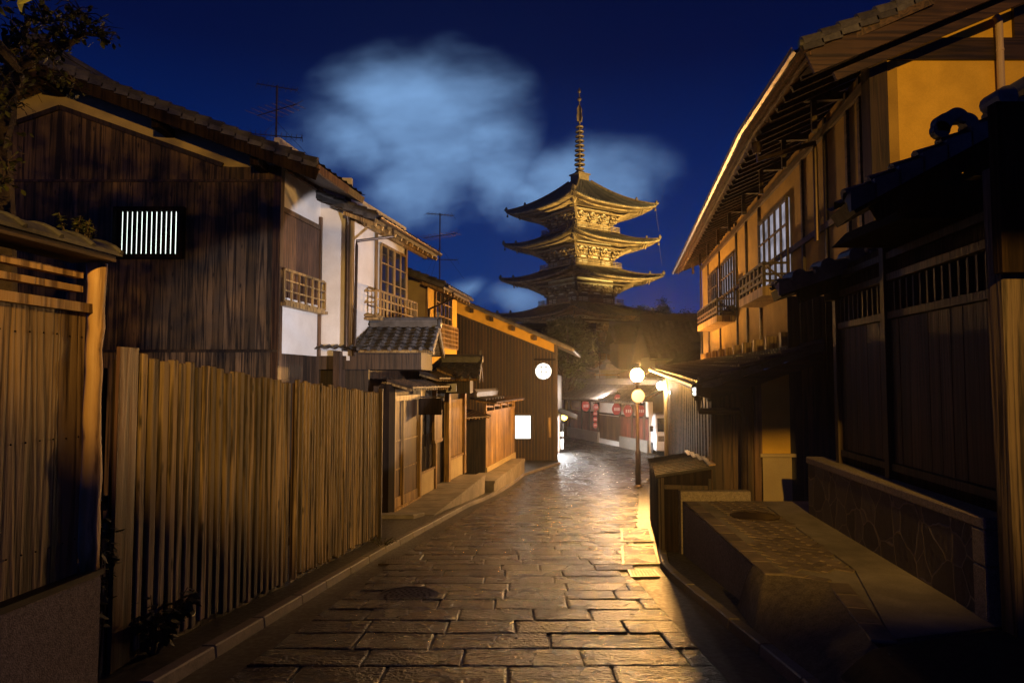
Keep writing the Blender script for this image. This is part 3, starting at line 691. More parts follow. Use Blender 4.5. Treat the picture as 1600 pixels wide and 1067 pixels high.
# window of house B: sashes and balcony
uw0, uw1 = FBf.u(591), FBf.u(632); zs0, zs1 = FBf.hit(600, 498)[1], FBf.hit(593, 381)[1]
mb = MB(); mb.box(FBf, uw0, uw1, .003, .02, zs0, zs1); wB = mb.build('window', M['glassd'], HB)
mb = MB(); grid(mb, FBf, uw0, (uw0+uw1)/2-.01, zs0, zs1, .022, .06, 2, 4, .025, .06); grid(mb, FBf, (uw0+uw1)/2+.01, uw1, zs0, zs1, .022, .05, 2, 4, .025, .06); mb.build('frame', M['honey'], wB)
ur0, ur1 = FBf.u(586, .3), FBf.u(650, .3); zr0, zr1 = FBf.hit(606, 498, .3)[1], FBf.hit(606, 459, .3)[1]
mb = MB(); grid(mb, FBf, ur0, ur1, zr0, zr1, .28, .32, 12, 3, .028, .05); mb.box(FBf, ur0, ur1, .0, .34, zr0-.09, zr0-.03)
[mb.box(FBf, uu, uu+.03, .0, .28, zz_, zz_+.04) for uu in (ur0, ur1-.03) for zz_ in (zr0, (zr0+zr1)/2, zr1-.04)]; mb.build('balcony_lattice', M['honey'], HB)
# roof B: eave along the facade
def street_roof(F, u0, u1, ze, pitch, depth, over, par, eavemat, gut=True, nu=6, thick=.13, raft=True, capn=True):
    A = F.p(u0, over, ze); B = F.p(u1, over, ze); C = F.p(u1, over-depth, ze+pitch*depth); D = F.p(u0, over-depth, ze+pitch*depth)
    mb = MB(); slab(mb, A, B, C, D, thick, .0); mb.build('roof_boards', M['dark'], par)
    mb = MB(); tiles(mb, A, B, C, D, nu=nu); 
    if capn: eave_caps(mb, A, B, F.n, r=.05)
    verge(mb, A, D, -F.t); mb.build('roof_tiles', M['tile'], par)
    if raft:
        mb = MB(); n = int((u1-u0)/.42)
        for i in range(n+1):
            u = u0+.06+(u1-u0-.12)*i/n; a = F.p(u, over-.03, ze-thick-.05); b = F.p(u, -.05, ze-thick-.05+pitch*over); mb.bar(a, b, .06, .08)
        mb.build('rafter', M['honey'] if eavemat is None else eavemat, par)['kind'] = 'stuff'
    if gut:
        mb = MB(); prof = [(-.05, 0), (-.04, -.045), (0, -.065), (.04, -.045), (.05, 0)]; q = [F.p(u0, over+.06+a, ze-.03+b) for a, b in prof]; k = F.t*(u1-u0)
        mb.add(q+[p+k for p in q], [(i, i+1, i+6, i+5) for i in range(4)]); mb.tube([F.p(u0, over+.11, ze-.03), F.p(u1, over+.11, ze-.03)], .01, 6)
        for i in range(int((u1-u0)/.8)): u = u0+.4+.8*i; mb.tube([F.p(u, over+.12, ze-.02), F.p(u, over+.06, ze-.11), F.p(u, over-.0, ze-.02)], .007, 4)
        mb.build('gutter', M['copper'], par)
    return A, B
mb = MB()
eB = [P(545, 310, cB.y-.2), P(684, 400, 0.1)]
ovB = .75
zeB = (FBf.hit(683, 397, ovB)[1]+FBf.hit(560, 318, ovB)[1])/2
u1B = FBf.u(684, ovB)
street_roof(FBf, -.35, u1B, zeB, .4, 4.2, ovB, HB, None)
mb = MB(); mb.box(FBf, -.3, u1B-.3, ovB-.32, ovB-.24, zeB-.2, zeB-.12); mb.build('eave_beam', M['honey'], HB)
# downspout on house B
mb = MB(); c0 = FBf.p(FBf.u(612, ovB+.06), ovB+.06, zeB-.1); c1 = FBf.p(.05, .12, FBf.hit(560, 378, .12)[1]); c2 = FBf.p(.0, .12, zb0-.2)
mb.tube([c0, c0-Vector((0, 0, .18)), c1+Vector((0, 0, .0)), c1-Vector((0, 0, .12)), c2], .035, 8); mb.build('downspout', M['metal'], HB)
mb = MB(); c0 = FBs.p(FBs.len-.05, .25, zw1-.05); mb.tube([c0, c0-Vector((0, 0, .35)), FBs.p(FBs.len-.05, .1, zw1-.75), FBs.p(FBs.len-.05, .1, zw0)], .035, 8); mb.build('downspout', M['metal'], HB)
tv_antenna(P(431, 240, 16.5)-Vector((0, 0, .1)), 1.75, 'nearer television antenna on the dark gabled house')

# ground floor of B: street line
g0 = Zp(614, 798, -1.4); g1 = Zp(723.5, 738, -1.4)
FG = Fr((g0.x-.17*1.2, g0.y-1.2), (g1.x, g1.y), 1)
def gu(px): return FG.u(px)
zd0 = -1.36
HG = HB
# door pair
ud0, ud1, um = gu(612), gu(652), gu(629)
zdt = FG.hit(620, 626)[1]
mb = MB(); mb.box(FG, ud0-.5, gu(722), -.25, -.12, -1.6, zdt+.35); mb.build('ground_floor_wall', M['dark'], HB)
mb = MB()
for a, b, v in ((ud0+.05, um+.03, -.05), (um-.03, ud1, -.01)):
    mb.box(FG, a, b, v, v+.03, zd0, zdt)
d = mb.build('sliding_door', M['brown'], HB)
mb = MB()
for a, b, v in ((ud0+.05, um+.03, -.02), (um-.03, ud1, .02)):
    for u in (a, b-.06): mb.box(FG, u, u+.06, v, v+.03, zd0, zdt)
    mb.box(FG, a+.06, b-.06, v, v+.028, zd0, zd0+.22)
    for z_ in (.35, .62): zz_ = zd0+(zdt-zd0)*z_; mb.box(FG, a+.06, b-.06, v, v+.02, zz_-.015, zz_+.015)
mb.build('door_frame', M['honey'], d)
mb = MB(); mb.box(FG, ud0-.06, ud0+.05, -.1, .1, zd0-.2, zdt+.3); mb.box(FG, ud1, ud1+.12, -.1, .1, zd0-.2, zdt+.3); mb.box(FG, ud0, ud1, -.1, .08, zdt, zdt+.12); mb.box(FG, ud0, ud1, -.1, .1, zd0-.05, zd0)
mb.build('door_surround', M['honey'], HB)
# panel, barred window with low plaster apron
ua, ub = ud1+.13, gu(678)
zs = FG.hit(665, 733)[1]
mb = MB(); mb.box(FG, ua, ub, -.1, .03, -1.5, zs-.06); mb.build('apron_wall', M['tan'], HB); mb = MB(); mb.box(FG, gu(700), gu(722), -.1, .03, -1.5, FG.hit(710, 715)[1]); mb.build('apron_wall', M['tan'], HB)
mb = MB(); mb.box(FG, ua, ub, -.02, .07, zs-.06, zs); mb.box(FG, gu(700), gu(723), -.02, .07, FG.hit(710, 715)[1], FG.hit(710, 715)[1]+.07); mb.box(FG, ub-.02, ub+.1, -.05, .08, -1.4, zdt+.2); mb.box(FG, gu(697), gu(700), -.05, .1, -1.4, zdt+.25); mb.box(FG, gu(722), gu(724.5), -.05, .1, -1.4, zdt+.25)
mb.build('pillar', M['honey'], HB)
mb = MB()
n = 11
for i in range(n): u = ua+.05+(ub-ua-.12)*i/(n-1); mb.tube([FG.p(u, .04, zs), FG.p(u, .04, zs+.95)], .012, 5)
mb.build('window_bars', M['black'], HB)
mb = MB(); planks(mb, FG, gu(700)+.03, gu(722)-.03, .0, FG.hit(710, 715)[1]+.08, FG.hit(710, 624)[1], .12, .02, .03); mb.build('slat_screen', M['honey'], HB)
mb = MB(); a, b, c, d2 = rect(FG, 679, 688, 691, 640, .12); mb.box(FG, a, b, .05, .12, c, d2); mb.box(FG, a-.03, b+.03, .04, .14, c-.08, c); mb.build('notice_board', M['honey'], HB)
# hanging dark sign board
a, b, c, d2 = rect(FG, 659, 648, 689, 622, .35)
o_ = P(672, 648, 16.6); mb = MB(); sgY = FG.p((ud1+ub)/2, .45, 0)
sb = thing('sign_board', 'blank dark board hanging out over the barred window', 'sign', P(674, 648, 18.2))
mb.extr([P(654, 648, 18.2), P(690, 648, 18.2), P(690, 622, 18.2), P(654, 622, 18.2)], (0, .04, 0)); mb.build('board', M['black'], sb)
mb = MB(); mb.bar(P(650, 620, 18.22), P(694, 620, 18.22), .04, .04); mb.build('hanger', M['dark'], sb)
# lean-to board roofs over the door and windows
def leanto(F, u0, u1, z, over, rise, mat, par, name='lean_to_roof', v0=.0, t=.035):
    mb = MB(); mb.hexa([F.p(u0, v0, z+rise), F.p(u1, v0, z+rise), F.p(u1, over, z), F.p(u0, over, z)], [F.p(u0, v0, z+rise+t), F.p(u1, v0, z+rise+t), F.p(u1, over, z+t), F.p(u0, over, z+t)])
    n = int((u1-u0)/.28)
    for i in range(n+1): u = u0+.03+(u1-u0-.06)*i/n; mb.bar(F.p(u, over+.01, z+t+.012), F.p(u, v0, z+rise+t+.012), .035, .022)
    o = mb.build(name, mat, par)
    mb = MB(); n = int((u1-u0)/.2)
    for i in range(n+1): u = u0+.04+(u1-u0-.08)*i/n; mb.bar(F.p(u, over-.05, z-.035), F.p(u, v0, z+rise-.035), .04, .05)
    mb.build('rafter', M['honey'], o)['kind'] = 'stuff'
    return o
leanto(FG, gu(604), gu(668), FG.hit(640, 607, .6)[1], .62, .16, M['dark'], HB)
leanto(FG, gu(655), gu(690), FG.hit(690, 592, .6)[1], .55, .15, M['dark'], HB)
leanto(FG, gu(682), gu(724), FG.hit(700, 588, .6)[1]+.05, .5, .18, M['dark'], HB)
mb = MB(); mb.box(FG, ud0-.5, ud0-.08, -.1, .12, -1.5, FG.hit(600, 600)[1]); mb.build('side_board', M['black'], HB)

# tiled gate roof with small gable, below the upper windows
def small_gable_roof(F, u0, u1, zr_, half, pitch, vr, par, hip=0):
    """ridge runs along u at outward offset vr"""
    a = F.p(u0, vr, zr_); b = F.p(u1, vr, zr_); k = F.n*half; dz = Vector((0, 0, -pitch*half))
    mb = MB(); slab(mb, a+k+dz, b+k+dz, b, a, .06, 0); slab(mb, b-k+dz, a-k+dz, a, b, .06, 0); mb.build('roof_boards', M['honey'], par)
    mb = MB(); tiles(mb, a+k+dz, b+k+dz, b, a, .22, .22, .04); tiles(mb, b-k+dz, a-k+dz, a, b, .22, .22, .04); eave_caps(mb, a+k+dz, b+k+dz, F.n, .22, .042)
    if hip: h1 = a+k+dz-F.t*hip; h2 = a-k+dz-F.t*hip; tiles(mb, h2, h1, a, a, .22, .22, .04); tiles(mb, h1, a+k+dz, a, a, .22, .22, .04); mb.tube([h1+Vector((0, 0, .06)), a+Vector((0, 0, .1))], .06, 8); slab(mb, h2, h1, a, a, .06, 0)
    ridge(mb, a, b, .2, .2); verge(mb, b+k+dz, b, F.t, r=.05); verge(mb, b-k+dz, b, F.t, r=.05)
    mb.lathe(b+Vector((0, 0, .1))+F.t*.02, [(.13, 0), (.13, .06), (.07, .08)], 12, axis=tuple(F.t)); mb.box(F, u1-.02, u1+.03, vr-.045, vr+.045, zr_+.2, zr_+.36)
    mb.build('roof_tiles', M['tile'], par)
    mb = MB(); mb.bar(b+k+dz-Vector((0, 0, .07))+F.t*.02, b-Vector((0, 0, .07))+F.t*.02, .04, .1); mb.bar(b-k+dz-Vector((0, 0, .07))+F.t*.02, b-Vector((0, 0, .07))+F.t*.02, .04, .1); mb.build('bargeboard', M['honey'], par)
    return a, b
GT = thing('tiled_canopy', 'larger tiled gable canopy under the white upper wall', 'canopy', P(640, 560, 17), 'small tiled canopies')
def xcan(px0, px1, Y, pyr, half, pitch, par, hip):
    F = Fr((P(px0, pyr, Y).x, Y), (P(px1, pyr, Y).x, Y), 1); z = P(px0, pyr, Y).z
    small_gable_roof(F, 0, F.len, z, half, pitch, 0, par, hip)
    mb = MB(); mb.box(F, -hip, F.len-.25, -half+.3, half-.22, z-pitch*half-.42, z-pitch*half-.02); mb.build('fascia', M['dark'], par)
    mb = MB(); mb.box(F, F.len-.34, F.len-.27, -half+.25, half-.25, z-pitch*half-.1, z-pitch*half+.02); n = 9
    for i in range(n): v = -half+.3+(2*half-.6)*i/(n-1); mb.box(F, F.len-.26, F.len-.18, v-.03, v+.03, z-pitch*half-.02, z-pitch*half+.10)
    mb.build('gable_rail', M['honey'], par)
xcan(579, 684, 17.0, 511, 1.35, .46, GT, 1.25)
GT2 = thing('tiled_canopy', 'smaller tiled gable canopy in front of the brown board house', 'canopy', P(720, 590, 21), 'small tiled canopies')
xcan(690, 750, 21.3, 566, 1.1, .46, GT2, .5)
# ------------------------------------------------------------------ left: house C
YC = 21.0
xC = P(666, 450, YC).x
FCs = Fr((xC-1.2, YC), (xC, YC), 1); FCf = Fr((xC, YC), (P(714, 450, YC+4.0).x, YC+4.0), 1)
HC = thing('ochre_plaster_house', 'ochre plastered house with a tall lattice window beyond the white one', 'house', FCf.p(2, -1, gz(22)))
ovC = .7; zeC = (FCf.hit(650, 420, ovC)[1]+FCf.hit(728, 463, ovC)[1])/2; zc1 = zeC+.22; zc0 = FCs.hit(650, 530)[1]-.6
mb = MB(); mb.box(FCs, 0, FCs.len, -.12, 0, zc0, zc1); mb.build('side_wall', M['tan'], HC)
mb = MB(); mb.box(FCf, 0, FCf.len, -.12, 0, zc0-.8, zeC+.22); mb.build('wall', M['yellow'], HC)
mb = MB(); mb.box(FCf, -.02, .08, -.02, .04, zc0, zc1); mb.box(FCf, .08, FCf.len, 0, .05, FCf.hit(672, 447)[1], FCf.hit(672, 447)[1]+.14); mb.build('pillar', M['honey'], HC)
a, b, c, d2 = rect(FCf, 680, 512, 705, 462, .03)
mb = MB(); mb.box(FCf, a, b, .003, .03, c, d2); w = mb.build('window', M['glassd'], HC)
mb = MB(); grid(mb, FCf, a, b, c, d2, .032, .07, 4, 3, .03, .07); mb.build('frame', M['honey'], w)
a, b, c, d2 = rect(FCf, 681, 540, 714, 514, .1)
mb = MB(); grid(mb, FCf, a, b, c, d2, .12, .15, 16, 5, .03, .05); mb.box(FCf, a, b, .0, .1, c, d2); mb.build('balcony_lattice', M['honey'], HC)
ovC = .7; zeC = (FCf.hit(650, 420, ovC)[1]+FCf.hit(728, 463, ovC)[1])/2
street_roof(FCf, -.5, FCf.u(735, ovC), zeC, .38, 3.5, ovC, HC, None)
mb = MB(); c0 = FCf.p(FCf.u(706, ovC), ovC+.02, zeC-.1); mb.tube([c0, c0-Vector((0, 0, .2)), FCf.p(.05, .08, zeC-.65), FCf.p(.05, .08, zc0)], .035, 8); mb.build('downspout', M['metal'], HC)
tv_antenna(P(687, 432, 23)-Vector((0, 0, .1)), 2.2, 'farther television antenna above the ochre house')
# small white shop sign lamp under the canopies
o_ = P(703, 613, 19.3)
sb = thing('projecting_sign', 'small white sign with a dark mark under the lean-to roof', 'sign', o_)
mb = MB(); mb.extr([P(697, 613, 19.3), P(713, 612, 19.3), P(713, 599, 19.3), P(697, 600, 19.3)], (0, .05, 0)); mb.build('board', M['paintw'], sb)
mb = MB(); mb.extr([P(700, 611, 19.28), P(704, 611, 19.28), P(705, 602, 19.28), P(701, 601, 19.28)], (0, .01, 0)); mb.lathe(P(703, 606, 19.275), [(.05, 0), (.05, .008)], 8, axis=(0, 1, 0)); mb.build('mark', M['black'], sb)
# garden wall beyond the platform
a0 = Zp(758, 738, -1.62); a1 = Zp(803, 714, -1.66)
FW2 = Fr((a0.x, a0.y), (a1.x, a1.y), 1)
r = thing('board_garden_wall', 'upright board garden wall with pierced top band past the doors', 'garden wall', FW2.p(0, 0, -1.6))
zt0 = FW2.hit(770, 628)[1]
mb = MB(); planks(mb, FW2, 0, FW2.len, 0, -1.45, zt0-.38, .42, .03, .012); mb.build('board_panel', M['honey'], r)
mb = MB(); planks(mb, Fr((a0.x-1.1, a0.y), (a0.x, a0.y), 1), 0, 1.1, 0, -1.7, zt0-.5, .4, .03, .01); mb.build('end_panel', M['dark'], r)
mb = MB(); mb.box(FW2, 0, FW2.len, -.1, .08, -1.7, -1.45); mb.build('base_rail', M['tan'], r)
mb = MB(); mb.box(FW2, 0, FW2.len, -.05, .05, zt0-.38, zt0-.30); n = 5
for i in range(n): u = FW2.len*i/(n-1)*.97+.02; mb.box(FW2, u-.05, u+.07, -.04, .04, zt0-.3, zt0)
for i in range(n-1):
    u = FW2.len*(i+.5)/(n-1)*.97+.02; mb.bar(FW2.p(u-.6, .0, zt0-.12), FW2.p(u+.6, .0, zt0-.17), .03, .07)
mb.build('pierced_band', M['honey'], r)
leanto(FW2, -.2, FW2.len+.1, zt0+.01, .45, .1, M['dark'], r, 'cap_roof', -.3)
leanto(Fr((a0.x-1.2, a0.y-1.2), (a0.x-.2, a0.y+.4), 1), 0, 1.7, zt0-.48, .6, .2, M['dark'], r, 'gate_roof', -.3)
mb = MB(); ridge(mb, FW2.p(-.3, -.35, zt0+.22), FW2.p(3.2, -.35, zt0+.22), .24, .22)
for i in range(7): mb.tube([FW2.p(-.2+i*.5, -.5, zt0+.2), FW2.p(-.2+i*.5, .1, zt0+.12)], .06, 8)
mb.lathe(FW2.p(3.2, -.35, zt0+.38), [(.14, 0), (.14, .06), (.06, .1)], 10, axis=tuple(FW2.t)); mb.build('ridge_tiles', M['tile'], r)
# raised stone landings
def platform(yn, yf, z, FFr, xr0, xr1, label):
    xl0 = FFr.p(0, 0, 0).x+(yn-FFr.o.y)*FFr.t.x/FFr.t.y; xl1 = xl0+(yf-yn)*FFr.t.x/FFr.t.y
    r = thing('stone_landing', label, 'landing', (xr0, yn, gz(yn)), 'raised stone landings')
    mb = MB(); mb.hexa([(xl0-.2, yn, gz(yn)-.3), (xr0-.03, yn, gz(yn)-.3), (xr1-.03, yf, gz(yf)-.3), (xl1-.2, yf, gz(yf)-.3)], [(xl0-.2, yn, z-.08), (xr0-.03, yn, z-.08), (xr1-.03, yf, z-.08), (xl1-.2, yf, z-.08)]); mb.build('retaining_face', M['concrete'], r)
    mb = MB(); n = 7
    for i in range(n):
        a, b = i/n, (i+1)/n-.004; mb.hexa([(xl0-.2+(xl1-xl0)*a, yn+(yf-yn)*a, z-.08), (xr0+(xr1-xr0)*a, yn+(yf-yn)*a, z-.08), (xr0+(xr1-xr0)*b, yn+(yf-yn)*b, z-.08), (xl0-.2+(xl1-xl0)*b, yn+(yf-yn)*b, z-.08)],
            [(xl0-.2+(xl1-xl0)*a, yn+(yf-yn)*a, z), (xr0+(xr1-xr0)*a, yn+(yf-yn)*a, z), (xr0+(xr1-xr0)*b, yn+(yf-yn)*b, z), (xl0-.2+(xl1-xl0)*b, yn+(yf-yn)*b, z)])
    mb.build('top_slab', M['concrete'], r)
platform(16.0, 22.9, -1.4, FG, -1.75, -.84, 'nearer stone landing rising in front of the sliding doors')
platform(22.95, 29.6, -1.62, FW2, -.55, .55, 'farther stone landing below the board garden wall')
mb = MB(); mb.hexa([(-2.9, 15.2, gz(15)-.2), (-2.1, 15.2, gz(15)-.2), (-1.95, 15.98, gz(16)-.2), (-2.9, 15.98, gz(16)-.2)], [(-2.9, 15.2, gz(15)+.12), (-2.1, 15.2, gz(15)+.12), (-1.95, 15.98, gz(16)+.12), (-2.9, 15.98, gz(16)+.12)])
tag(mb.build('step_stone', M['concrete'], bevel=.02), 'rough low stone step at the end of the fence', 'step')

# ------------------------------------------------------------------ house D (brown boards, round window)
YD = 34.9
FD = Fr((P(640, 500, YD).x, YD), (P(870, 500, YD).x, YD), 1)
HD = thing('round_window_house', 'brown board house with a round lit window and ochre band', 'house', FD.p(5, -2, gz(YD)))
def dtop(u):
    a = FD.hit(714, 492); b = FD.hit(866, 553); return a[1]+(u-a[0])*(b[1]-a[1])/(b[0]-a[0])
mb = MB(); planks(mb, FD, 0, FD.len, .0, gz(YD)-.2, 0, .16, .02, .008, top=dtop, jit=.01); mb.build('wall_boards', M['ddark'], HD)
def rtop(u):
    a = FD.hit(714, 470); b = FD.hit(866, 536); return a[1]+(u-a[0])*(b[1]-a[1])/(b[0]-a[0])
u6 = FD.u(866)
mb = MB(); mb.extr([FD.p(0, -.02, gz(YD)-.2), FD.p(FD.len, -.02, gz(YD)-.2), FD.p(FD.len, -.02, rtop(FD.len)), FD.p(0, -.02, rtop(0))], (0, .15, 0)); mb.build('plaster_band', M['yellow'], HD)
mb = MB(); mb.bar(FD.p(0, .04, dtop(0)+.03), FD.p(FD.len, .04, dtop(FD.len)+.03), .06, .09); mb.box(FD, u6, FD.len+.03, -.02, .05, gz(YD)-.1, rtop(u6)); mb.build('trim', M['dark'], HD)
for px in (737, 768, 802, 836): mb = MB(); u = FD.u(px); mb.box(FD, u-.09, u+.09, 0, .35, rtop(u)-.28, rtop(u)-.1); mb.build('purlin_end', M['dark'], HD)
ue = FD.u(893); A = FD.p(0, .5, rtop(0)+.06); B = FD.p(ue, .5, rtop(ue)+.06); k = Vector((1.2, 9, 0))
mb = MB(); slab(mb, B, B+k, A+k, A, .12, 0); mb.build('roof_boards', M['honey'], HD)
mb = MB(); tiles(mb, B, B+k, A+k, A, .3, .3, .05, nu=4); verge(mb, B, A, (0, -1, 0)); mb.build('roof_tiles', M['tile'], HD)
mb = MB(); mb.tube([FD.p(ue+.05, .5, rtop(ue)), FD.p(ue+.05, .5, rtop(ue))+k], .07, 8); mb.build('gutter', M['steel'], HD)
FDs = Fr((P(870, 500, YD).x, YD), (P(870, 500, YD).x+.8, YD+8), 1)
mb = MB(); mb.box(FDs, 0, 8, -.15, 0, -.2, 1.9); mb.box(FDs, 0, .5, -.15, 0, gz(YD)-.2, -.2); mb.box(FDs, 3.5, 8, -.15, 0, gz(YD)-.2, -.2); mb.build('side_wall', M['dark'], HD)
mb = MB(); mb.box(FDs, .5, 3.5, -.14, -.1, gz(YD)+.05, -.25); mb.build('shop_front_light', M['shop'], HD)
mb = MB(); mb.hexa([FDs.p(.2, 0, .02), FDs.p(4.5, 0, .02), FDs.p(4.5, .95, -.35), FDs.p(.2, .95, -.35)], [FDs.p(.2, 0, .1), FDs.p(4.5, 0, .1), FDs.p(4.5, .95, -.27), FDs.p(.2, .95, -.27)]); mb.build('awning', M['dark'], HD)
c = FD.hit(849, 580); c = FD.p(c[0], .03, c[1])
mb = MB(); mb.lathe(c, [(.41, 0), (.41, .012)], 40, axis=(0, -1, 0)); rw = mb.build('round_window', M['litwhite'], HD)
mb = MB(); n = 40
for i in range(n): a, b = 2*PI*i/n, 2*PI*(i+1)/n; mb.bar(c+Vector((math.cos(a)*.42, -.02, math.sin(a)*.42)), c+Vector((math.cos(b)*.42, -.02, math.sin(b)*.42)), .05, .04)
for o in (-.11, .13): mb.bar(c+Vector((o, -.022, -.38)), c+Vector((o, -.022, .38)), .035, .03)
for o in (-.02, .2): mb.bar(c+Vector((-.38, -.024, o)), c+Vector((.38, -.024, o)), .03, .028)
mb.build('frame', M['dark'], rw)
mb = MB(); a, b, z0_, z1_ = rect(FD, 835, 563, 868, 560.5); mb.box(FD, a, b, 0, .25, z0_, z1_); mb.build('lintel', M['black'], HD)
a, b, z0_, z1_ = rect(FD, 804, 686, 830, 648)
mb = MB(); mb.box(FD, a, b, .023, .04, z0_, z1_); sw = mb.build('square_window', M['litwhite'], HD)
mb = MB(); grid(mb, FD, a, b, z0_, z1_, .045, .055, 6, 5, .008, .07); mb.box(FD, b+.02, b+.12, .02, .15, z0_-.08, z1_+.08); mb.box(FD, a, b+.12, .02, .15, z1_+.03, z1_+.09); mb.build('frame', M['dark'], sw)
a, b, z0_, z1_ = rect(FD, 857, 683, 861, 652); mb = MB(); mb.box(FD, a, b, .02, .05, z0_, z1_); mb.build('name_plate', M['honey'], HD)

#SECTION_RIGHT
# ------------------------------------------------------------------ right: terrace with stone wall
zt_ = -.12
ta = Zp(1068, 782, zt_); tb = Zp(1195, 896, zt_); tcc = Zp(1292, 909, zt_); td = Zp(1360, 999, zt_); te = Zp(1530, 975, zt_)
SW0 = (3.43, 5.15); SW1 = (3.86, 9.15)
FS = Fr(SW0, (SW0[0]+(SW1[0]-SW0[0])*1.0, SW1[1]), -1)    # outwards = towards the street (-X)
T = thing('stone_terrace', 'raised paved terrace with a rough granite nose beside the road', 'terrace', (2.6, 7, gz(8)))
top = [(ta.x, 10.3), (tb.x, tb.y), (tcc.x, tcc.y), (td.x, td.y), (te.x, te.y), (4.3, 5.0), (5.2, 10.3)]
def dn(p, d=0): return (p[0], p[1], gz(p[1])-.12)
mb = MB(); b_ = [(x, y, gz(y)-.12) for x, y in top]; t_ = [(x, y, zt_-.03) for x, y in top]; n = len(top)
mb.add(b_+t_, [tuple(range(n))[::-1], tuple(range(n, 2*n))]+[(i, (i+1) % n, n+(i+1) % n, n+i) for i in range(n)]); mb.build('core', M['granite'], T)
# rough nose sloping to the road
low = [(2.16, 6.9), (2.02, 6.0), (1.98, 5.4), (1.97, 4.95), (1.96, 4.6), (1.95, 4.1)]
up_ = [(tb.x-.02, tb.y+.25), (tb.x-.005, tb.y-.01), ((tb.x+tcc.x)/2, (tb.y+tcc.y)/2-.01), (tcc.x, tcc.y-.02), (td.x, td.y-.02), (td.x, td.y-.25)]
mb = MB(); NS = 10; rows = []
for j in range(NS+1):
    t = j/NS; row = []
    for i in range(5*8+1):
        k = min(i//8, 4); f = i/8-k
        u = Vector((up_[k][0]*(1-f)+up_[k+1][0]*f, up_[k][1]*(1-f)+up_[k+1][1]*f, zt_-.005)); lx_ = low[k][0]*(1-f)+low[k+1][0]*f; ly = low[k][1]*(1-f)+low[k+1][1]*f
        q = u.lerp(Vector((lx_, ly, gz(ly)+.02)), t); q.z += math.sin(t*PI)*(.06 if k < 3 else .06*(1-f) if k == 3 else 0)+.03*noise.noise(q*3); row.append(q)
    rows += row
w_ = 41; mb.add(rows, [(j*w_+i, j*w_+i+1, (j+1)*w_+i+1, (j+1)*w_+i) for j in range(NS) for i in range(w_-1)]); mb.build('rough_nose', M['roughconc'], T, smooth=True)
# edging stones and paving
def strip(mb, a, b, w, n, z, side=1):
    a = Vector((*a, 0)); b = Vector((*b, 0)); d = (b-a).normalized(); nn = Vector((-d.y, d.x, 0))*side*w
    for i in range(n):
        p = a.lerp(b, i/n)+d*.004; q = a.lerp(b, (i+1)/n)-d*.004; o = [p, q, q+nn, p+nn]
        mb.hexa([Vector((v.x, v.y, z-.025)) for v in o], [Vector((v.x, v.y, z+random.uniform(0, .003))) for v in o])
mb = MB(); strip(mb, (tb.x, tb.y), (ta.x, 10.2), .17, 9, zt_, -1); strip(mb, (td.x, td.y), (tcc.x, tcc.y), .17, 4, zt_, -1); strip(mb, (tcc.x+.0, tcc.y), (tb.x+.16, tb.y+.02), .12, 2, zt_, -1); mb.build('edging', M['paver'], T, bevel=.006)
mb = MB(); random.seed(3)
# herringbone strip
def inpath(x, y): return tb.x+.19+(y-tb.y)*.11 < x < tb.x+.85+(y-tb.y)*.11 and tb.y+.1 < y < 10.2
s_ = .105
for i in range(-60, 60):
    for j in range(-8, 60):
        for k in range(2):
            cx = 2.6+(i-j)*s_*.7071*1.0+k*0; cy = 6.3+(i+j)*s_*.7071
            if (i-j) % 4 != 0 and k == 0: continue
            if k == 1 and (i-j) % 4 != 2: continue
            ang = PI/4 if k == 0 else -PI/4
            cx2, cy2 = cx, cy
            if not inpath(cx2, cy2): continue
            d = Vector((math.cos(ang), math.sin(ang), 0))*s_*1.0; e_ = Vector((-d.y, d.x, 0))*.48
            c = Vector((cx2, cy2, 0)); o = [c-d-e_, c+d-e_, c+d+e_, c-d+e_]
            mb.hexa([Vector((v.x, v.y, zt_-.028)) for v in o], [Vector((v.x, v.y, zt_-.006+random.uniform(0, .003))) for v in o])
mb.build('herringbone_paving', M['paver'], T)['kind'] = 'stuff'
mb = MB(); o = [(tb.x+.88, tb.y+.15), (td.x+.19, td.y+.12), (te.x, te.y+.1), (SW1[0]+.1, SW1[1]), (4.6, 10.2), (tb.x+1.3, 10.2)]
mb.poly([(x, y, zt_-.016) for x, y in top]); mb.poly([(x, y, zt_-.004) for x, y in o[:1]+[(td.x+.16, td.y+.02), (te.x+.3, te.y+.02)]+o[3:]]); mb.build('concrete_floor', M['concrete'], T)
mb = MB(); c = Zp(1180, 806, zt_); mb.lathe(c+Vector((0, 0, -.02)), [(.30, 0), (.30, .03), (.25, .032), (.25, .027), (0, .027)], 28); mb.build('drain_ring', M['metal'], T)
# parapet block at the far end
mb = MB(); mb.abox(ta.x-.02, ta.x+1.0, 10.32, 10.5, gz(10)-.2, .0); mb.build('end_parapet', M['granite'], T, bevel=.01)
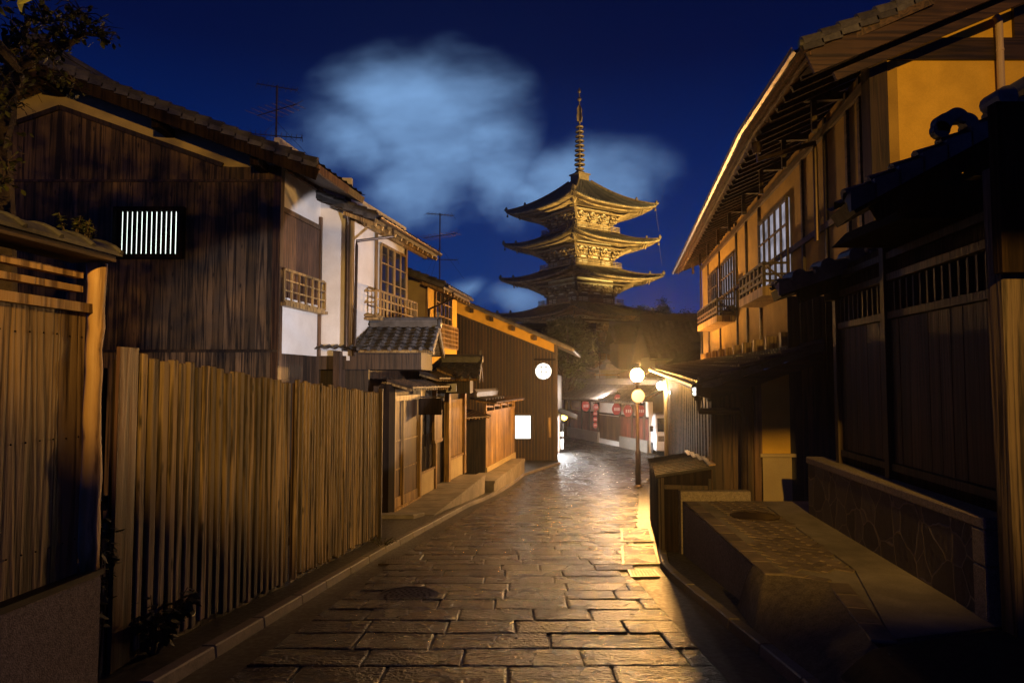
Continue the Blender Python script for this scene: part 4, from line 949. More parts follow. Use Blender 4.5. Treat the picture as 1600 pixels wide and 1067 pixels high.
# stone-faced wall
SWL = FS.len+.15
sw = thing('stone_faced_wall', 'low crazy-paved stone wall with a pale coping on the terrace', 'wall', FS.p(1, 0, zt_))
def crazy():
    m, t, b = newmat('crazy_stone'); lk = t.links; tcn = _n(t, 'ShaderNodeTexCoord')
    nz = _n(t, 'ShaderNodeTexNoise'); nz.inputs['Scale'].default_value = 3; lk.new(tcn.outputs['Object'], nz.inputs[0])
    mx = _n(t, 'ShaderNodeMixRGB'); mx.inputs[0].default_value = .12; lk.new(tcn.outputs['Object'], mx.inputs[1]); lk.new(nz.outputs['Color'], mx.inputs[2])
    v1 = _n(t, 'ShaderNodeTexVoronoi', feature='DISTANCE_TO_EDGE'); v1.inputs['Scale'].default_value = 3.4; lk.new(mx.outputs[0], v1.inputs[0])
    v2 = _n(t, 'ShaderNodeTexVoronoi'); v2.inputs['Scale'].default_value = 3.4; lk.new(mx.outputs[0], v2.inputs[0])
    mr = _n(t, 'ShaderNodeMapRange'); mr.inputs[1].default_value = .01; mr.inputs[2].default_value = .03; lk.new(v1.outputs['Distance'], mr.inputs[0])
    hs = _n(t, 'ShaderNodeSeparateXYZ'); lk.new(v2.outputs['Color'], hs.inputs[0])
    r1 = _n(t, 'ShaderNodeValToRGB'); lk.new(hs.outputs[0], r1.inputs[0]); r1.color_ramp.elements[0].color = (.055, .045, .035, 1); r1.color_ramp.elements[1].color = (.13, .105, .08, 1)
    m2 = _n(t, 'ShaderNodeMixRGB'); m2.inputs[1].default_value = (.24, .19, .13, 1); lk.new(mr.outputs[0], m2.inputs[0]); lk.new(r1.outputs[0], m2.inputs[2]); lk.new(m2.outputs[0], b.inputs['Base Color'])
    n3 = _n(t, 'ShaderNodeTexNoise'); n3.inputs['Scale'].default_value = 14; n3.inputs['Detail'].default_value = 5; lk.new(tcn.outputs['Object'], n3.inputs[0])
    ad = _n(t, 'ShaderNodeMath', operation='MULTIPLY_ADD'); lk.new(n3.outputs[0], ad.inputs[0]); ad.inputs[1].default_value = .5; m4 = _n(t, 'ShaderNodeMath', operation='MULTIPLY'); m4.inputs[1].default_value = -.6; lk.new(mr.outputs[0], m4.inputs[0]); lk.new(m4.outputs[0], ad.inputs[2])
    bp = _n(t, 'ShaderNodeBump'); bp.inputs['Strength'].default_value = .7; bp.inputs['Distance'].default_value = .03; lk.new(ad.outputs[0], bp.inputs['Height']); lk.new(bp.outputs[0], b.inputs['Normal']); b.inputs['Roughness'].default_value = .65
    return m
M['crazy'] = crazy()
mb = MB(); mb.box(FS, .18, SWL, -.2, -.0, zt_-.05, .52); mb.build('stone_face', M['crazy'], sw)
mb = MB(); mb.box(FS, -.0, SWL+.02, -.22, .02, .523, .61); mb.box(FS, -.0, .177, -.22, .02, .26, .52); mb.box(FS, .0, .177, -.22, .02, zt_-.03, .256); mb.build('coping', M['granite'], sw, bevel=.012)
# near apron at the lower right, entrance forecourt
mb = MB(); fx = [1.93, 2.03, 2.13, 2.23, 2.33, 2.42, 2.6, 3.3, 9.0]; rows = []
for j in range(17):
    y = -3+7.66*j/16
    for i, x in enumerate(fx):
        yy2 = y+(0 if x < 2.4 else min((x-2.4)*.33, .3))*(j/16); k = max(0, min(1, (x-1.93)/.47)); k = k*k*(3-2*k); z = (gz(y)+.015)*(1-k)+max(-.117, gz(y)+.03)*k; rows.append((x, yy2, z))
mb.add(rows, [(j*9+i, j*9+i+1, (j+1)*9+i+1, (j+1)*9+i) for j in range(16) for i in range(8)])
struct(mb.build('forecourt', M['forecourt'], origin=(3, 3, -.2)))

# ------------------------------------------------------------------ right: near dark house N
HN = thing('dark_entrance_house', 'unlit dark timber house with a big pale post at the right edge', 'house', (4.2, 7, zt_))
FNn = Fr((3.62, 4.98), (3.99, 8.65), -1); LN = FNn.len
mb = MB(); mb.box(FNn, 0, LN, -.25, -.05, zt_, 3.0); mb.build('wall', M['black'], HN)
mb = MB(); um_ = FNn.u(1387); planks(mb, FNn, .05, um_-.06, -.045, .78, 2.22, .19, .02, .008, jit=.01); planks(mb, FNn, um_+.06, LN-.05, -.045, .78, 2.22, .17, .02, .008, jit=.01); mb.build('board_panel', M['dark'], HN)
mb = MB()
for z in (.70, 2.23, 2.62, 2.84): mb.box(FNn, 0, LN, -.05, .01, z, z+.07)
for u in (um_-.055, LN-.09): mb.box(FNn, u, u+.1, -.05, .035, .1, 2.99)
mb.build('timber_frame', M['dark'], HN)
mb = MB(); n = 26
for i in range(n): u = .15+(LN-.3)*i/(n-1); mb.box(FNn, u, u+.03, -.045, -.01, 2.31, 2.6)
mb.build('upper_lattice', M['dark'], HN)
mb = MB(); mb.hexa([(3.38, 4.80, zt_), (3.62, 4.80, zt_), (3.62, 4.97, zt_), (3.38, 4.97, zt_)], [(3.36, 4.80, 3.1), (3.60, 4.80, 3.1), (3.60, 4.97, 3.1), (3.36, 4.97, 3.1)]); mb.build('entrance_post', M['fence'], HN, bevel=.012)
mb = MB(); mb.abox(3.30, 5.0, 4.70, 4.79, 2.33, 3.5); mb.build('lintel', M['black'], HN)
mb = MB(); mb.abox(3.625, 3.75, 4.9, 5.02, zt_, 3.1); mb.abox(3.76, 5.6, 5.2, 5.35, zt_, 3.2); mb.build('side_boards', M['black'], HN)
mb = MB(); mb.hexa([(1.7, .2, 3.86), (6.5, .2, 4.0), (6.5, 1.0, 4.0), (1.7, 1.0, 3.86)], [(1.7, .2, 4.48), (6.5, .2, 5.3), (6.5, 1.0, 5.3), (1.7, 1.0, 4.48)]); mb.abox(5.6, 5.8, .3, .9, .1, 3.9); mb.build('roof_shadow_blocker', M['black'], HN)  # unseen slab beside the camera, added to shade the gate roofs
mb = MB(); mb.abox(-.4, 1.5, -3.2, -2.9, 3.2, 4.47); mb.abox(1.503, 2.5, -3.2, -2.9, 3.2, 4.27); mb.build('ground_shadow_blocker', M['black'], HN)  # unseen boards behind the camera, added to shade the near road and forecourt
# gate roof (nearest)
def verge_roof(tip, end, depth, name, label, seed, orn=False):
    tip = Vector(tip); end = Vector(end); k = Vector((.1, depth, 0)); dz = Vector((0, 0, -.09))
    mb = MB(); slab(mb, tip, tip+k, end+k, end, .12, .0); mb.build('roof_boards', M['black'], HN)
    mb = MB(); tiles(mb, tip, tip+k, end+k, end, .26, .26, .05)
    d = (end-tip); n = round(d.length/.235)
    up = Vector((0, 0, 1)); dn_ = d.normalized()
    for i in range(n):
        p = tip+d*(i/n); q = tip+d*((i+1.06)/n)
        # stepped verge tile: hanging lip plus rounded back
        lo = Vector((0, -.035, -.12)); mb.hexa([p+Vector((0, -.05, -.10)), q+Vector((0, -.05, -.10)), q+Vector((0, -.02, -.10)), p+Vector((0, -.02, -.10))], [p+Vector((0, -.05, .065)), q+Vector((0, -.05, .02)), q+Vector((0, .06, .02)), p+Vector((0, .06, .065))])
        mb.tube([p+Vector((0, .06, .055)), q+Vector((0, .06, .015))], [.06, .05], 8)
    mb.build('roof_tiles', M['tile'], HN)
    mb = MB(); mb.bar(tip+Vector((.12, .03, -.16))+d*.06, end+Vector((0, .03, -.16)), .05, .14)
    mb.build('bargeboard', M['black'], HN)
    mb = MB()
    for t in (.30, .62): q = tip+d*t; mb.abox(q.x, q.x+.5, q.y+.1, q.y+.25, q.z-.36, q.z-.14)
    mb.build('bracket_arm', M['black'], HN)
    return d
Y1_ = 5.7; t1 = P(1325, 314, Y1_); en1 = P(1660, 133, Y1_)
d1 = verge_roof(t1, en1, .55, 'r', '', 1)
Y2_ = 8.4; t2 = P(1215, 450, Y2_); en2 = P(1500, 352, Y2_)
verge_roof(t2, en2, .5, 'r', '', 2)
mb = MB(); mb.abox(4.0, 8.0, 7.2, 7.3, 2.0, 3.75); mb.abox(3.3, 8, 5.75, 7.2, 3.05, 3.1) if False else None; mb.build('upper_wall', M['black'], HN)
mb = MB(); mb.hexa([(3.25, 5.8, 2.95), (8, 5.8, 2.95), (8, 7.1, 2.95), (3.25, 7.1, 2.95)], [(3.4, 5.8, 3.1), (8, 5.8, 3.9), (8, 7.1, 3.9), (3.4, 7.1, 3.1)]); mb.build('soffit', M['black'], HN)
for i in range(7):
    pass
mb = MB()   # row of humps along the slope of both roofs
for i in range(5):
    q = P(1242+i*44, 436-i*17, Y2_+.1); mb = MB(); mb.lathe(q, [(.10, -.16), (.10, .16)], 12, axis=(0, 1, 0)); mb.build('ridge_cap', M['tile'], HN, smooth=False)
for i in range(3):
    q = P(1560+i*40, 158-i*20, Y1_+.1); mb = MB(); mb.lathe(q, [(.085, -.12), (.085, .12)], 12, axis=(0, 1, 0)); mb.build('ridge_cap', M['tile'], HN)
# cloud-shaped ridge-end tile
c = P(1497, 200, Y1_-.02); mb = MB(); pf = []
for i in range(28):
    a = PI*1.05*(1-i/27)-.05; r_ = .15+.022*abs(math.sin(a*3.0)); pf.append(c+Vector((math.cos(a)*r_*1.1, 0, math.sin(a)*r_)))
pf += [c+Vector((.10, 0, -.02)), c+Vector((.05, 0, .055)), c+Vector((-.03, 0, .05)), c+Vector((-.07, 0, -.03))]
mb.extr(pf, (0, .09, 0)); mb.lathe(c+Vector((-.13, 0, -.01)), [(.07, 0), (.07, .07)], 14, axis=(0, 1, 0)); mb.lathe(c+Vector((.03, -.015, .06)), [(.035, 0), (.02, .02)], 10, axis=(0, -1, 0))
mb.build('ridge_end_tile', M['tile'], HN)

# ------------------------------------------------------------------ right: long two-storey house R
HR = thing('two_storey_townhouse', 'long two-storey ochre town house with balconies and a deep rafter eave', 'house', (6, 15, gz(15)))
ze = 6.1
E0 = P(1252, 62, 9.25); E0.z = ze; E1 = Vector((P(1175, 190, 12.4).x, 12.4, ze)); E2 = Vector((P(1055, 425, 29).x, 29, ze))
E1.x = (1175-800)/FPX*12.3; 
WR0 = (P(1386, 200, 9.95).x, 9.95); WR1 = (7.75, 28.5)
FR = Fr(WR0, WR1, -1); LR = FR.len
pr = .42
def back(E, k): return E+Vector((k, k*.0, k*pr))
segs = [(E0, E1), (E1, E2)]
mb = MB(); mt = MB(); rt = MB(); gt = MB()
DR = 4.5
for (a, b) in segs:
    d = (b-a).normalized(); nr = Vector((d.y, -d.x, 0)); A, B = a, b; C = b+Vector((DR, 0, pr*DR)); D = a+Vector((DR, 0, pr*DR))
    slab(mb, A, B, C, D, .09, .0); tiles(mt, A, B, C, D, .28, .28, .05, nu=6); eave_caps(mt, A, B, -nr, r=.055)
    n = int((b-a).length/.42)
    for i in range(n):
        q = a+d*(.12+.42*i); rt.bar(q+nr*.28+Vector((0, 0, -.14+.28*pr)), q+nr*1.75+Vector((0, 0, -.14+1.75*pr)), .07, .10)
    # fascia boards
    mb.bar(a+nr*.12+Vector((0, 0, -.10)), b+nr*.12+Vector((0, 0, -.10)), .03, .05)
    go = -nr*.07; prof = [(-.06, .0), (-.045, -.05), (0, -.07), (.045, -.05), (.06, 0)]
    q = [a+go+nr*p_+Vector((0, 0, -.02+z_)) for p_, z_ in prof]; k = b-a
    gt.add(q+[p_+k for p_ in q], [(i, i+1, i+6, i+5) for i in range(4)]); gt.tube([q[0], q[0]+k], .012, 6); gt.tube([q[4], q[4]+k], .012, 6)
    for i in range(int((b-a).length/.75)):
        q = a+d*(.3+.75*i); gt.tube([q-nr*.14, q-nr*.07+Vector((0, 0, -.1)), q+nr*.01+Vector((0, 0, -.02)), q+nr*.2+Vector((0, 0, -.12))], .008, 4)
verge(mt, E0, E0+Vector((DR, 0, pr*DR)), (0, -1, 0), r=.075)
mb.build('roof_boards', M['brown'], HR); mt.build('roof_tiles', M['tile'], HR); rt.build('rafter', M['trimh'], HR)['kind'] = 'stuff'; gt.build('gutter', M['copper'], HR)
mb = MB(); mb.bar(E0+Vector((.12, .04, -.22)), E0+Vector((DR, .04, -.22+pr*(DR-.12))), .05, .30); mb.bar(E0+Vector((.5, .14, -.36)), E0+Vector((DR, .14, -.36+pr*(DR-.5))), .05, .12); mb.build('bargeboard', M['brownx'], HR)
mb = MB(); mb.hexa([E0+Vector((.25, .1, -.12)), E0+Vector((DR, .1, -.12+pr*(DR-.25))), E0+Vector((DR, .75, -.12+pr*(DR-.25))), E0+Vector((.25, .75, -.12))], [E0+Vector((.25, .1, -.095)), E0+Vector((DR, .1, -.095+pr*(DR-.25))), E0+Vector((DR, .75, -.095+pr*(DR-.25))), E0+Vector((.25, .75, -.095))]); mb.build('verge_soffit', M['brownx'], HR)
# downpipe on the eave
c0 = FR.hit(1186, 185, 1.15); uD = c0[0]; uP = FR.u(1284, .1)
mb = MB(); q0 = FR.p(FR.u(1190, 1.2), 1.2, ze-.12); 
mb.tube([q0, q0-Vector((0, 0, .28)), FR.p(uP, .12, FR.hit(1280, 216, .12)[1]), FR.p(uP, .12, FR.hit(1280, 216, .12)[1]-.1), FR.p(uP, .12, FR.hit(1284, 372, .12)[1])], .045, 10)
mb.lathe(q0-Vector((0, 0, .16)), [(.07, 0), (.10, .1), (.10, .2)], 10); mb.build('downspout', M['metal'], HR)
# gable wall facing the camera
FGb = Fr((WR0[0], WR0[1]), (WR0[0]+7, WR0[1]), 1)
gb = lambda x: ze+pr*(x-E0.x)-.25
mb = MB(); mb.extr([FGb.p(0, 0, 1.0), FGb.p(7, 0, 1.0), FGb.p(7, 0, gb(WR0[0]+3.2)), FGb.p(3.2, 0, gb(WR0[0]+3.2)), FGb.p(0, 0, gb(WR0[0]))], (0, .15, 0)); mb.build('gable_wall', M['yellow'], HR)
zbm0, zbm1 = P(1400, 93, 9.9).z, P(1400, 62, 9.9).z
mb = MB(); mb.box(FGb, .0, 4.2, .0, .048, zbm0, zbm1+.03); mb.box(FGb, -.26, .0, -.2, .05, 1.0, gb(WR0[0])+.1) if False else None
u = P(1585, 50, 9.9).x-WR0[0]; mb.box(FGb, u, u+.3, .0, .055, zbm1+.03, 8.5); mb.bar(FGb.p(.0, .03, gb(WR0[0])+.02), FGb.p(4, .03, gb(WR0[0]+4)+.02), .06, .28); mb.build('gable_timber', M['brownx'], HR)
mb = MB(); mb.box(FGb, -.26, .0, -.2, .05, 1.0, gb(WR0[0])+.1); mb.build('corner_post', M['dark'], HR)
mb = MB(); u = P(1567, 100, 9.8).x-WR0[0]; mb.tube([FGb.p(u, .1, P(0, 290, 9.8).z), FGb.p(u, .1, P(0, 30, 9.8).z), FGb.p(u-.03, .08, P(0, 24, 9.8).z+.02)], .05, 12); mb.lathe(FGb.p(u, .1, P(0, 78, 9.8).z), [(.056, 0), (.056, .03)], 10); mb.build('vent_pipe', M['pipe'], HR)
# long upper wall
zpt = 2.35
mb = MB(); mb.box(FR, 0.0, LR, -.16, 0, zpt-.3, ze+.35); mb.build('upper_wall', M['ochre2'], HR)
mb = MB()
for px in (1357, 1336, 1262, 1300, 1192, 1171, 1155, 1110, 1128, 1098):
    u = FR.u(px); mb.box(FR, u-.05, u+.05, .0, .05, zpt-.1, ze+.3)
mb.box(FR, 0, LR, .003, .07, ze-.02, ze+.14); mb.box(FR, 0, LR, .003, .06, FR.hit(1160, 445)[1]-.05, FR.hit(1160, 445)[1]+.07)
mb.build('wall_post', M['trimh'], HR)['kind'] = 'stuff'
mb = MB()
for i in range(9): u = LR*(i+.8)/9.5; mb.box(FR, u-.05, u+.05, .08, 1.1, ze+.18, ze+.30); mb.box(FR, u-.04, u+.04, .5, .58, ze-.35, ze+.2) 
mb.build('eave_strut', M['trimh'], HR)['kind'] = 'stuff'
# windows: the rooms behind are lit
def rwin(x0, x1, zlo, zhi, n, nz, label=None):
    u0_, u1_ = sorted((FR.u(x0), FR.u(x1)))
    mb = MB(); mb.box(FR, u0_, u1_, .004, .03, zlo, zhi); w = mb.build('window', M['litviolet'], HR)
    mb = MB(); grid(mb, FR, u0_, u1_, zlo, zhi, .035, .09, n, nz, .035, .09); mb.build('frame', M['trimh'], w); return u0_, u1_
zA0, zA1 = FR.hit(1240, 428)[1], FR.hit(1240, 302)[1]
uA0, uA1 = rwin(1240, 1194, zA0, zA1, 5, 3)
uB0, uB1 = rwin(1153, 1133, zA0, zA1-.1, 5, 3); rwin(1126, 1112, zA0, zA1-.1, 5, 3)
def balcony(x0, x1, zb_, zt2, out=.62):
    ua_ = FR.u(x0, 0); ub_ = FR.u(x1, out)
    B = MB(); B.box(FR, ua_, ub_, .05, out, zb_-.22, zb_-.02); B.build('balcony_floor', M['honey'], HR)
    B = MB(); n = max(3, round((ub_-ua_)/.42))
    for i in range(n+1): u = ua_+.03+(ub_-ua_-.06)*i/n; B.box(FR, u-.03, u+.03, out-.07, out-.01, zb_-.02, zt2)
    for z in (zb_+.08, zb_+(zt2-zb_)*.45, zt2-.04): B.box(FR, ua_-.05, ub_+.05, out-.085, out-.0, z, z+.05); B.box(FR, ua_, ua_+.05, .06, out-.09, z, z+.045)
    B.bar(FR.p(ua_+.02, .08, zb_+.05), FR.p(ua_+.02, out-.1, zt2-.1), .03, .04)
    for i in range(n): u = ua_+.03+(ub_-ua_-.06)*(i+.5)/n; B.box(FR, u-.10, u+.10, out-.05, out-.03, zb_+.11, zb_+(zt2-zb_)*.42)
    B.build('balcony_rail', M['dark'], HR)
zR0, zR1 = FR.hit(1240, 432, .3)[1], FR.hit(1240, 392, .3)[1]
balcony(1241, 1157, zR0, zR1); balcony(1153, 1091, zR0-.05, zR1-.05, .6)
# short struts along the foot of the upper wall
mb = MB()
for i in range(10):
    u = FR.u(1238)+ (LR-FR.u(1238)-.3)*i/9.5; mb.box(FR, u-.09, u+.09, .0, .24, zpt, zpt+.30)
mb.build('foot_block', M['honey'], HR)['kind'] = 'stuff'
# pent roof over the ground floor
XR1 = 2.98; pe0 = P(1092, 601, 10.7); pe1 = P(1017, 576, 26)
pt0 = FR.p((pe0.y-WR0[1])*1.008, .0, zpt); pt1 = FR.p(LR-2.0, .0, zpt+.05)
pt0 = Vector((P(1282, 538, 10.7).x, 10.7, P(1282, 538, 10.7).z))
mb = MB(); slab(mb, pe0, pe1, pt1, pt0, .07, .0); pb = mb.build('pent_roof_boards', M['brown'], HR)
mb = MB(); tiles(mb, pe0, pe1, pt1, pt0, .26, .26, .05); eave_caps(mb, pe0, pe1, (-1, .2, 0), .26, .05); verge(mb, pe0, pt0, (0, -1, 0), 6, .06); mb.build('pent_roof_tiles', M['tile'], HR)
mb = MB(); mb.bar(pe0+Vector((.1, -.02, -.17)), pt0+Vector((0, -.02, -.19)), .06, .18); mb.build('pent_bargeboard', M['brownx'], HR)
mb = MB(); dd = (pe1-pe0).normalized(); q0 = pe0+Vector((-.06, 0, -.03)); q1 = pe1+Vector((-.06, 0, -.03)); mb.tube([q0, q1], .05, 10); mb.build('pent_gutter', M['metal'], HR)
mb = MB(); n = 34
for i in range(n): q = pe0.lerp(pe1, (i+.5)/n); mb.bar(q+Vector((.04, 0, -.10)), q+Vector((.95, -.1, .12)), .05, .06)
mb.build('pent_rafter', M['honey'], HR)['kind'] = 'stuff'
mb = MB(); q = pe0+Vector((.0, .05, -.1)); mb.lathe(q-Vector((0, 0, .14)), [(.06, 0), (.10, .12), (.10, .24)], 10)
mb.tube([q-Vector((0, 0, .08)), q-Vector((-.02, 0, .30)), P(1155, 642, 10.55), P(1163, 652, 10.55), P(1164, 790, 10.55)], .052, 10); mb.build('pent_downspout', M['metal'], HR)
# ground-floor walls
FR1 = Fr((P(1112, 700, 10.8).x, 10.8), (P(1042, 650, 25).x, 25), -1); L1 = FR1.len
mb = MB(); planks(mb, FR1, 0, L1, -.02, -2.3, 0, .5, .03, .012, top=lambda u: 1.32+u*.030); mb.build('street_boards', M['brown'], HR)
mb = MB(); n = 29
for i in range(n): u = L1*i/(n-1); mb.box(FR1, u-.02, u+.02, .02, .045, -2.3, 1.32+u*.03)
mb.build('batten', M['trimh'], HR)['kind'] = 'stuff'
mb = MB(); mb.hexa([FR1.p(0, -.1, 1.32), FR1.p(L1, -.1, 1.32+L1*.03), FR1.p(L1, .02, 1.32+L1*.03), FR1.p(0, .02, 1.32)], [FR1.p(0, -.1, 1.62), FR1.p(L1, -.1, 1.62+L1*.03), FR1.p(L1, .02, 1.62+L1*.03), FR1.p(0, .02, 1.62)]); mb.build('plaster_frieze', M['white'], HR)
xw = P(1112, 700, 10.8).x
FRs = Fr((xw, 10.8), (5.6, 10.8), 1)
ztop = lambda u: pe0.z-.12+(xw+u-pe0.x)*(pt0.z-pe0.z)/(pt0.x-pe0.x)
uy0, uy1 = FRs.u(1187), FRs.u(1232)
mb = MB(); planks(mb, FRs, 0, uy0-.12, 0, -1.2, 0, .16, .02, .006, top=ztop); planks(mb, FRs, uy1, FRs.len, 0, -.4, 0, .2, .02, .006, top=lambda u: 2.9); mb.build('end_boards', M['dark'], HR)
mb = MB(); mb.box(FRs, uy0-.12, uy0, -.05, .06, -.3, ztop(uy0-.1)); mb.build('end_post', M['brown'], HR)
zy = FRs.hit(1200, 708)[1]
mb = MB(); mb.hexa([FRs.p(uy0, -.1, zy), FRs.p(uy1, -.1, zy), FRs.p(uy1, .02, zy), FRs.p(uy0, .02, zy)], [FRs.p(uy0, -.1, ztop(uy0)), FRs.p(uy1, -.1, ztop(uy1)), FRs.p(uy1, .02, ztop(uy1)), FRs.p(uy0, .02, ztop(uy0))]); mb.build('ochre_panel', M['yellow'], HR)
mb = MB(); mb.box(FRs, uy0-.02, uy1, -.1, .06, -.4, zy-.05); mb.box(FRs, uy0-.04, uy1+.06, -.1, .09, zy-.05, zy); mb.build('ochre_plinth', M['tan'], HR)
# security lamp under the pent roof
o_ = P(1088, 611, 10.5); r = thing('security_lamp', 'small white wall lamp under the pent roof corner', 'lamp', o_)
mb = MB(); mb.hexa([o_+Vector((.0, .0, -.06)), o_+Vector((.22, .0, -.12)), o_+Vector((.22, .12, -.12)), o_+Vector((.0, .12, -.06))], [o_+Vector((.0, .0, .06)), o_+Vector((.22, .0, .05)), o_+Vector((.22, .12, .05)), o_+Vector((.0, .12, .06))]); mb.build('housing', M['metal'], r)
mb = MB(); mb.lathe(o_+Vector((-.005, .05, .02)), [(.035, 0), (.03, .03), (.0, .04)], 10, axis=(-1, -.3, 0)); mb.lathe(o_+Vector((-.005, .05, -.04)), [(.03, 0), (.025, .03), (.0, .035)], 10, axis=(-1, -.3, 0)); mb.build('lens', M['litwhite'], r)

# utility boxes along the right kerb
random.seed(9)
def ubox(y0, label):
    x = P(1032, 748, 10.5).x+(y0-10.5)*.165; zt = .17-(y0-10.5)*.07; zb_ = gz(y0+.6)-.02; dl = 1.12; w = .74; sl = .165
    F = Fr((x, y0), (x+dl*sl, y0+dl), 1)    # outwards = +X (away from the road)
    r = thing('slatted_box', label, 'utility box', (x+w/2, y0+dl/2, zb_), 'slatted wooden boxes along the right kerb')
    q = [(0, 0), (F.len-.03, 0), (F.len-.03, w), (0, w)]; lift = [0, 0, .13, .13]
    mb = MB(); mb.hexa([F.p(a, b, zb_) for a, b in q], [F.p(a, b, zt+l) for (a, b), l in zip(q, lift)]); mb.build('body', M['black'], r)
    mb = MB()
    for i in range(5): u = .02+(F.len-.07)*i/4; mb.box(F, u-.02, u+.02, -.03, -.003, zb_, zt-.02)
    mb.box(F, -.02, F.len-.03, -.035, -.004, zt-.09, zt-.03) if False else None
    for b in (0.01, w-.05): mb.box(F, -.025, -.003, b, b+.04, zb_, zt+.0)
    mb.box(F, -.03, -.003, .06, w-.06, zt-.16, zt-.10); mb.build('batten', M['dark'], r)
    mb = MB(); n = 6
    for i in range(n):
        u0_ = -.05+(F.len+.02)*i/n; u1_ = u0_+(F.len)/n-.06; zt += random.uniform(-.004, .004)
        mb.hexa([F.p(u0_, -.07, zt+.0), F.p(u1_, -.07, zt+.0), F.p(u1_, w+.02, zt+.145), F.p(u0_, w+.02, zt+.145)], [F.p(u0_, -.07, zt+.045), F.p(u1_, -.07, zt+.03), F.p(u1_, w+.02, zt+.175), F.p(u0_, w+.02, zt+.19)])
    mb.build('lid', M['darkgloss'], r)
    mb = MB(); mb.hexa([F.p(-.06, w-.04, zt+.195), F.p(F.len-.04, w-.04, zt+.195), F.p(F.len-.04, w+.05, zt+.205), F.p(-.06, w+.05, zt+.205)], [F.p(-.06, w-.04, zt+.215), F.p(F.len-.04, w-.04, zt+.215), F.p(F.len-.04, w+.05, zt+.225), F.p(-.06, w+.05, zt+.225)]); mb.build('ridge_board', M['post'], r)
    return r
for i, lb in enumerate(('nearest slatted wooden box in the row by the right kerb', 'second slatted wooden box counting away from the terrace', 'third slatted wooden box counting away from the terrace', 'farthest slatted wooden box in the row by the right kerb')): ubox(10.55+i*1.16, lb)

# ------------------------------------------------------------------ street lamp and round sign
bl = G(997, 760); hl = P(997, 586, bl.y)
r = thing('street_lamp', 'street lamp with a blazing orange globe beside the slatted boxes', 'street lamp', bl)
mb = MB(); mb.tube([bl-Vector((0, 0, .1)), bl+Vector((0, 0, 1.25)), bl+Vector((0, 0, 1.3)), Vector((bl.x, bl.y, hl.z-.28))], [.105, .105, .07, .055], 14); mb.build('pole', M['metal'], r, smooth=True)
mb = MB(); mb.lathe(bl+Vector((0, 0, -.05)), [(.17, 0), (.17, .07), (.11, .12)], 14); mb.build('base', M['metal'], r)
mb = MB(); mb.lathe((bl.x, bl.y, hl.z-.34), [(.06, 0), (.14, .05), (.16, .11), (.12, .13)], 14); mb.lathe((bl.x, bl.y, hl.z+.215), [(.13, 0), (.10, .05), (.02, .12)], 14); mb.build('lantern_frame', M['metal'], r)
prof = [(.235*math.cos(a), .235*math.sin(a)) for a in [(-PI/2+PI*i/12) for i in range(13)]]
mb = MB(); mb.lathe((bl.x, bl.y, hl.z), [(max(q[0], .004), q[1]) for q in prof], 20); mb.build('globe', M['sodium'], r, smooth=True)
cs = P(997, 619, bl.y-.09); sg = thing('round_sign', 'round pale traffic sign on the street lamp pole', 'sign', cs)
mb = MB(); mb.lathe(cs, [(.23, 0), (.23, .012)], 28, axis=(0, -1, 0)); mb.build('disc', M['paintw'], sg)
mb = MB(); mb.lathe(cs+Vector((0, .012, 0)), [(.245, 0), (.245, .008)], 28, axis=(0, -1, 0)); mb.build('rim', M['yellow'], sg)
# second pole with two white globe lamps
b2 = G(1041, 712, .05); b2 = Vector((P(1041, 705, 22.5).x, 22.5, gz(22.5)))
r = thing('lamp_post', 'thin post carrying two white lamps under the eave', 'lamp post', b2)
mb = MB(); mb.tube([b2, b2+Vector((0, 0, P(0, 594, 22.5).z-b2.z))], .06, 10); mb.build('pole', M['honey'], r)
for px, py in ((1032, 603), (1052, 613)):
    c = P(px, py, 22.3); mb = MB(); mb.bar(Vector((b2.x, 22.4, c.z+.12)), c+Vector((0, 0, .14)), .02, .02); mb.build('arm', M['metal'], r)
    mb = MB(); rr = .12; mb.lathe(c, [(max(rr*math.cos(a), .004), rr*math.sin(a)) for a in [(-PI/2+PI*i/10) for i in range(11)]], 16); mb.build('globe', M['led'], r, smooth=True)

#SECTION_FAR
# ------------------------------------------------------------------ far lantern house at the bend
f0 = P(880, 668, 52); f1 = P(1024, 705, 36)
FF = Fr((f0.x-2.0, f0.y+5), (P(1013, 700, 38.2).x, 38.2), 1)
if FF.n.y > 0: FF.n = -FF.n
zg_ = -2.275
HF = thing('lantern_house', 'low red-brown board house hung with red lanterns at the bend', 'house', FF.p(10, -1, zg_))
zb1 = FF.hit(960, 640)[1]; za1 = FF.hit(960, 626)[1]-.0; ztp = FF.hit(980, 618)[1]
zm = (FF.hit(905, 642)[1]+FF.hit(985, 650)[1])/2; zt3 = (FF.hit(905, 625)[1]+FF.hit(985, 628)[1])/2; zs3 = (FF.hit(905, 664)[1]+FF.hit(985, 690)[1])/2
ug0, ug1 = FF.u(934), FF.u(968)
mb = MB(); mb.box(FF, 0, FF.len, -.3, -.05, zg_-.2, zt3+.1); mb.build('wall', M['white'], HF)
mb = MB(); planks(mb, FF, 0, ug0, -.045, zs3, zm, .35, .04, .02); mb.build('left_boards', M['red'], HF)
mb = MB(); planks(mb, FF, ug1, FF.len, -.045, zs3, zm, .35, .04, .02); mb.build('right_boards', M['red'], HF)
mb = MB(); planks(mb, FF, ug0+.15, ug1-.15, -.045, zg_+.3, zm-.1, .5, .02, .01); mb.build('gate_door', M['brown'], HF)
mb = MB(); mb.box(FF, 0, ug0, -.045, .06, zg_-.1, zs3-.003); mb.box(FF, ug1, FF.len, -.045, .06, zg_-.1, zs3-.003); mb.build('stone_base', M['kerb'], HF)
mb = MB()
for px in (891, 909, 921, 934, 968, 987, 1006): u = FF.u(px); mb.box(FF, u-.1, u+.1, -.05, .03, zs3, zt3+.1)
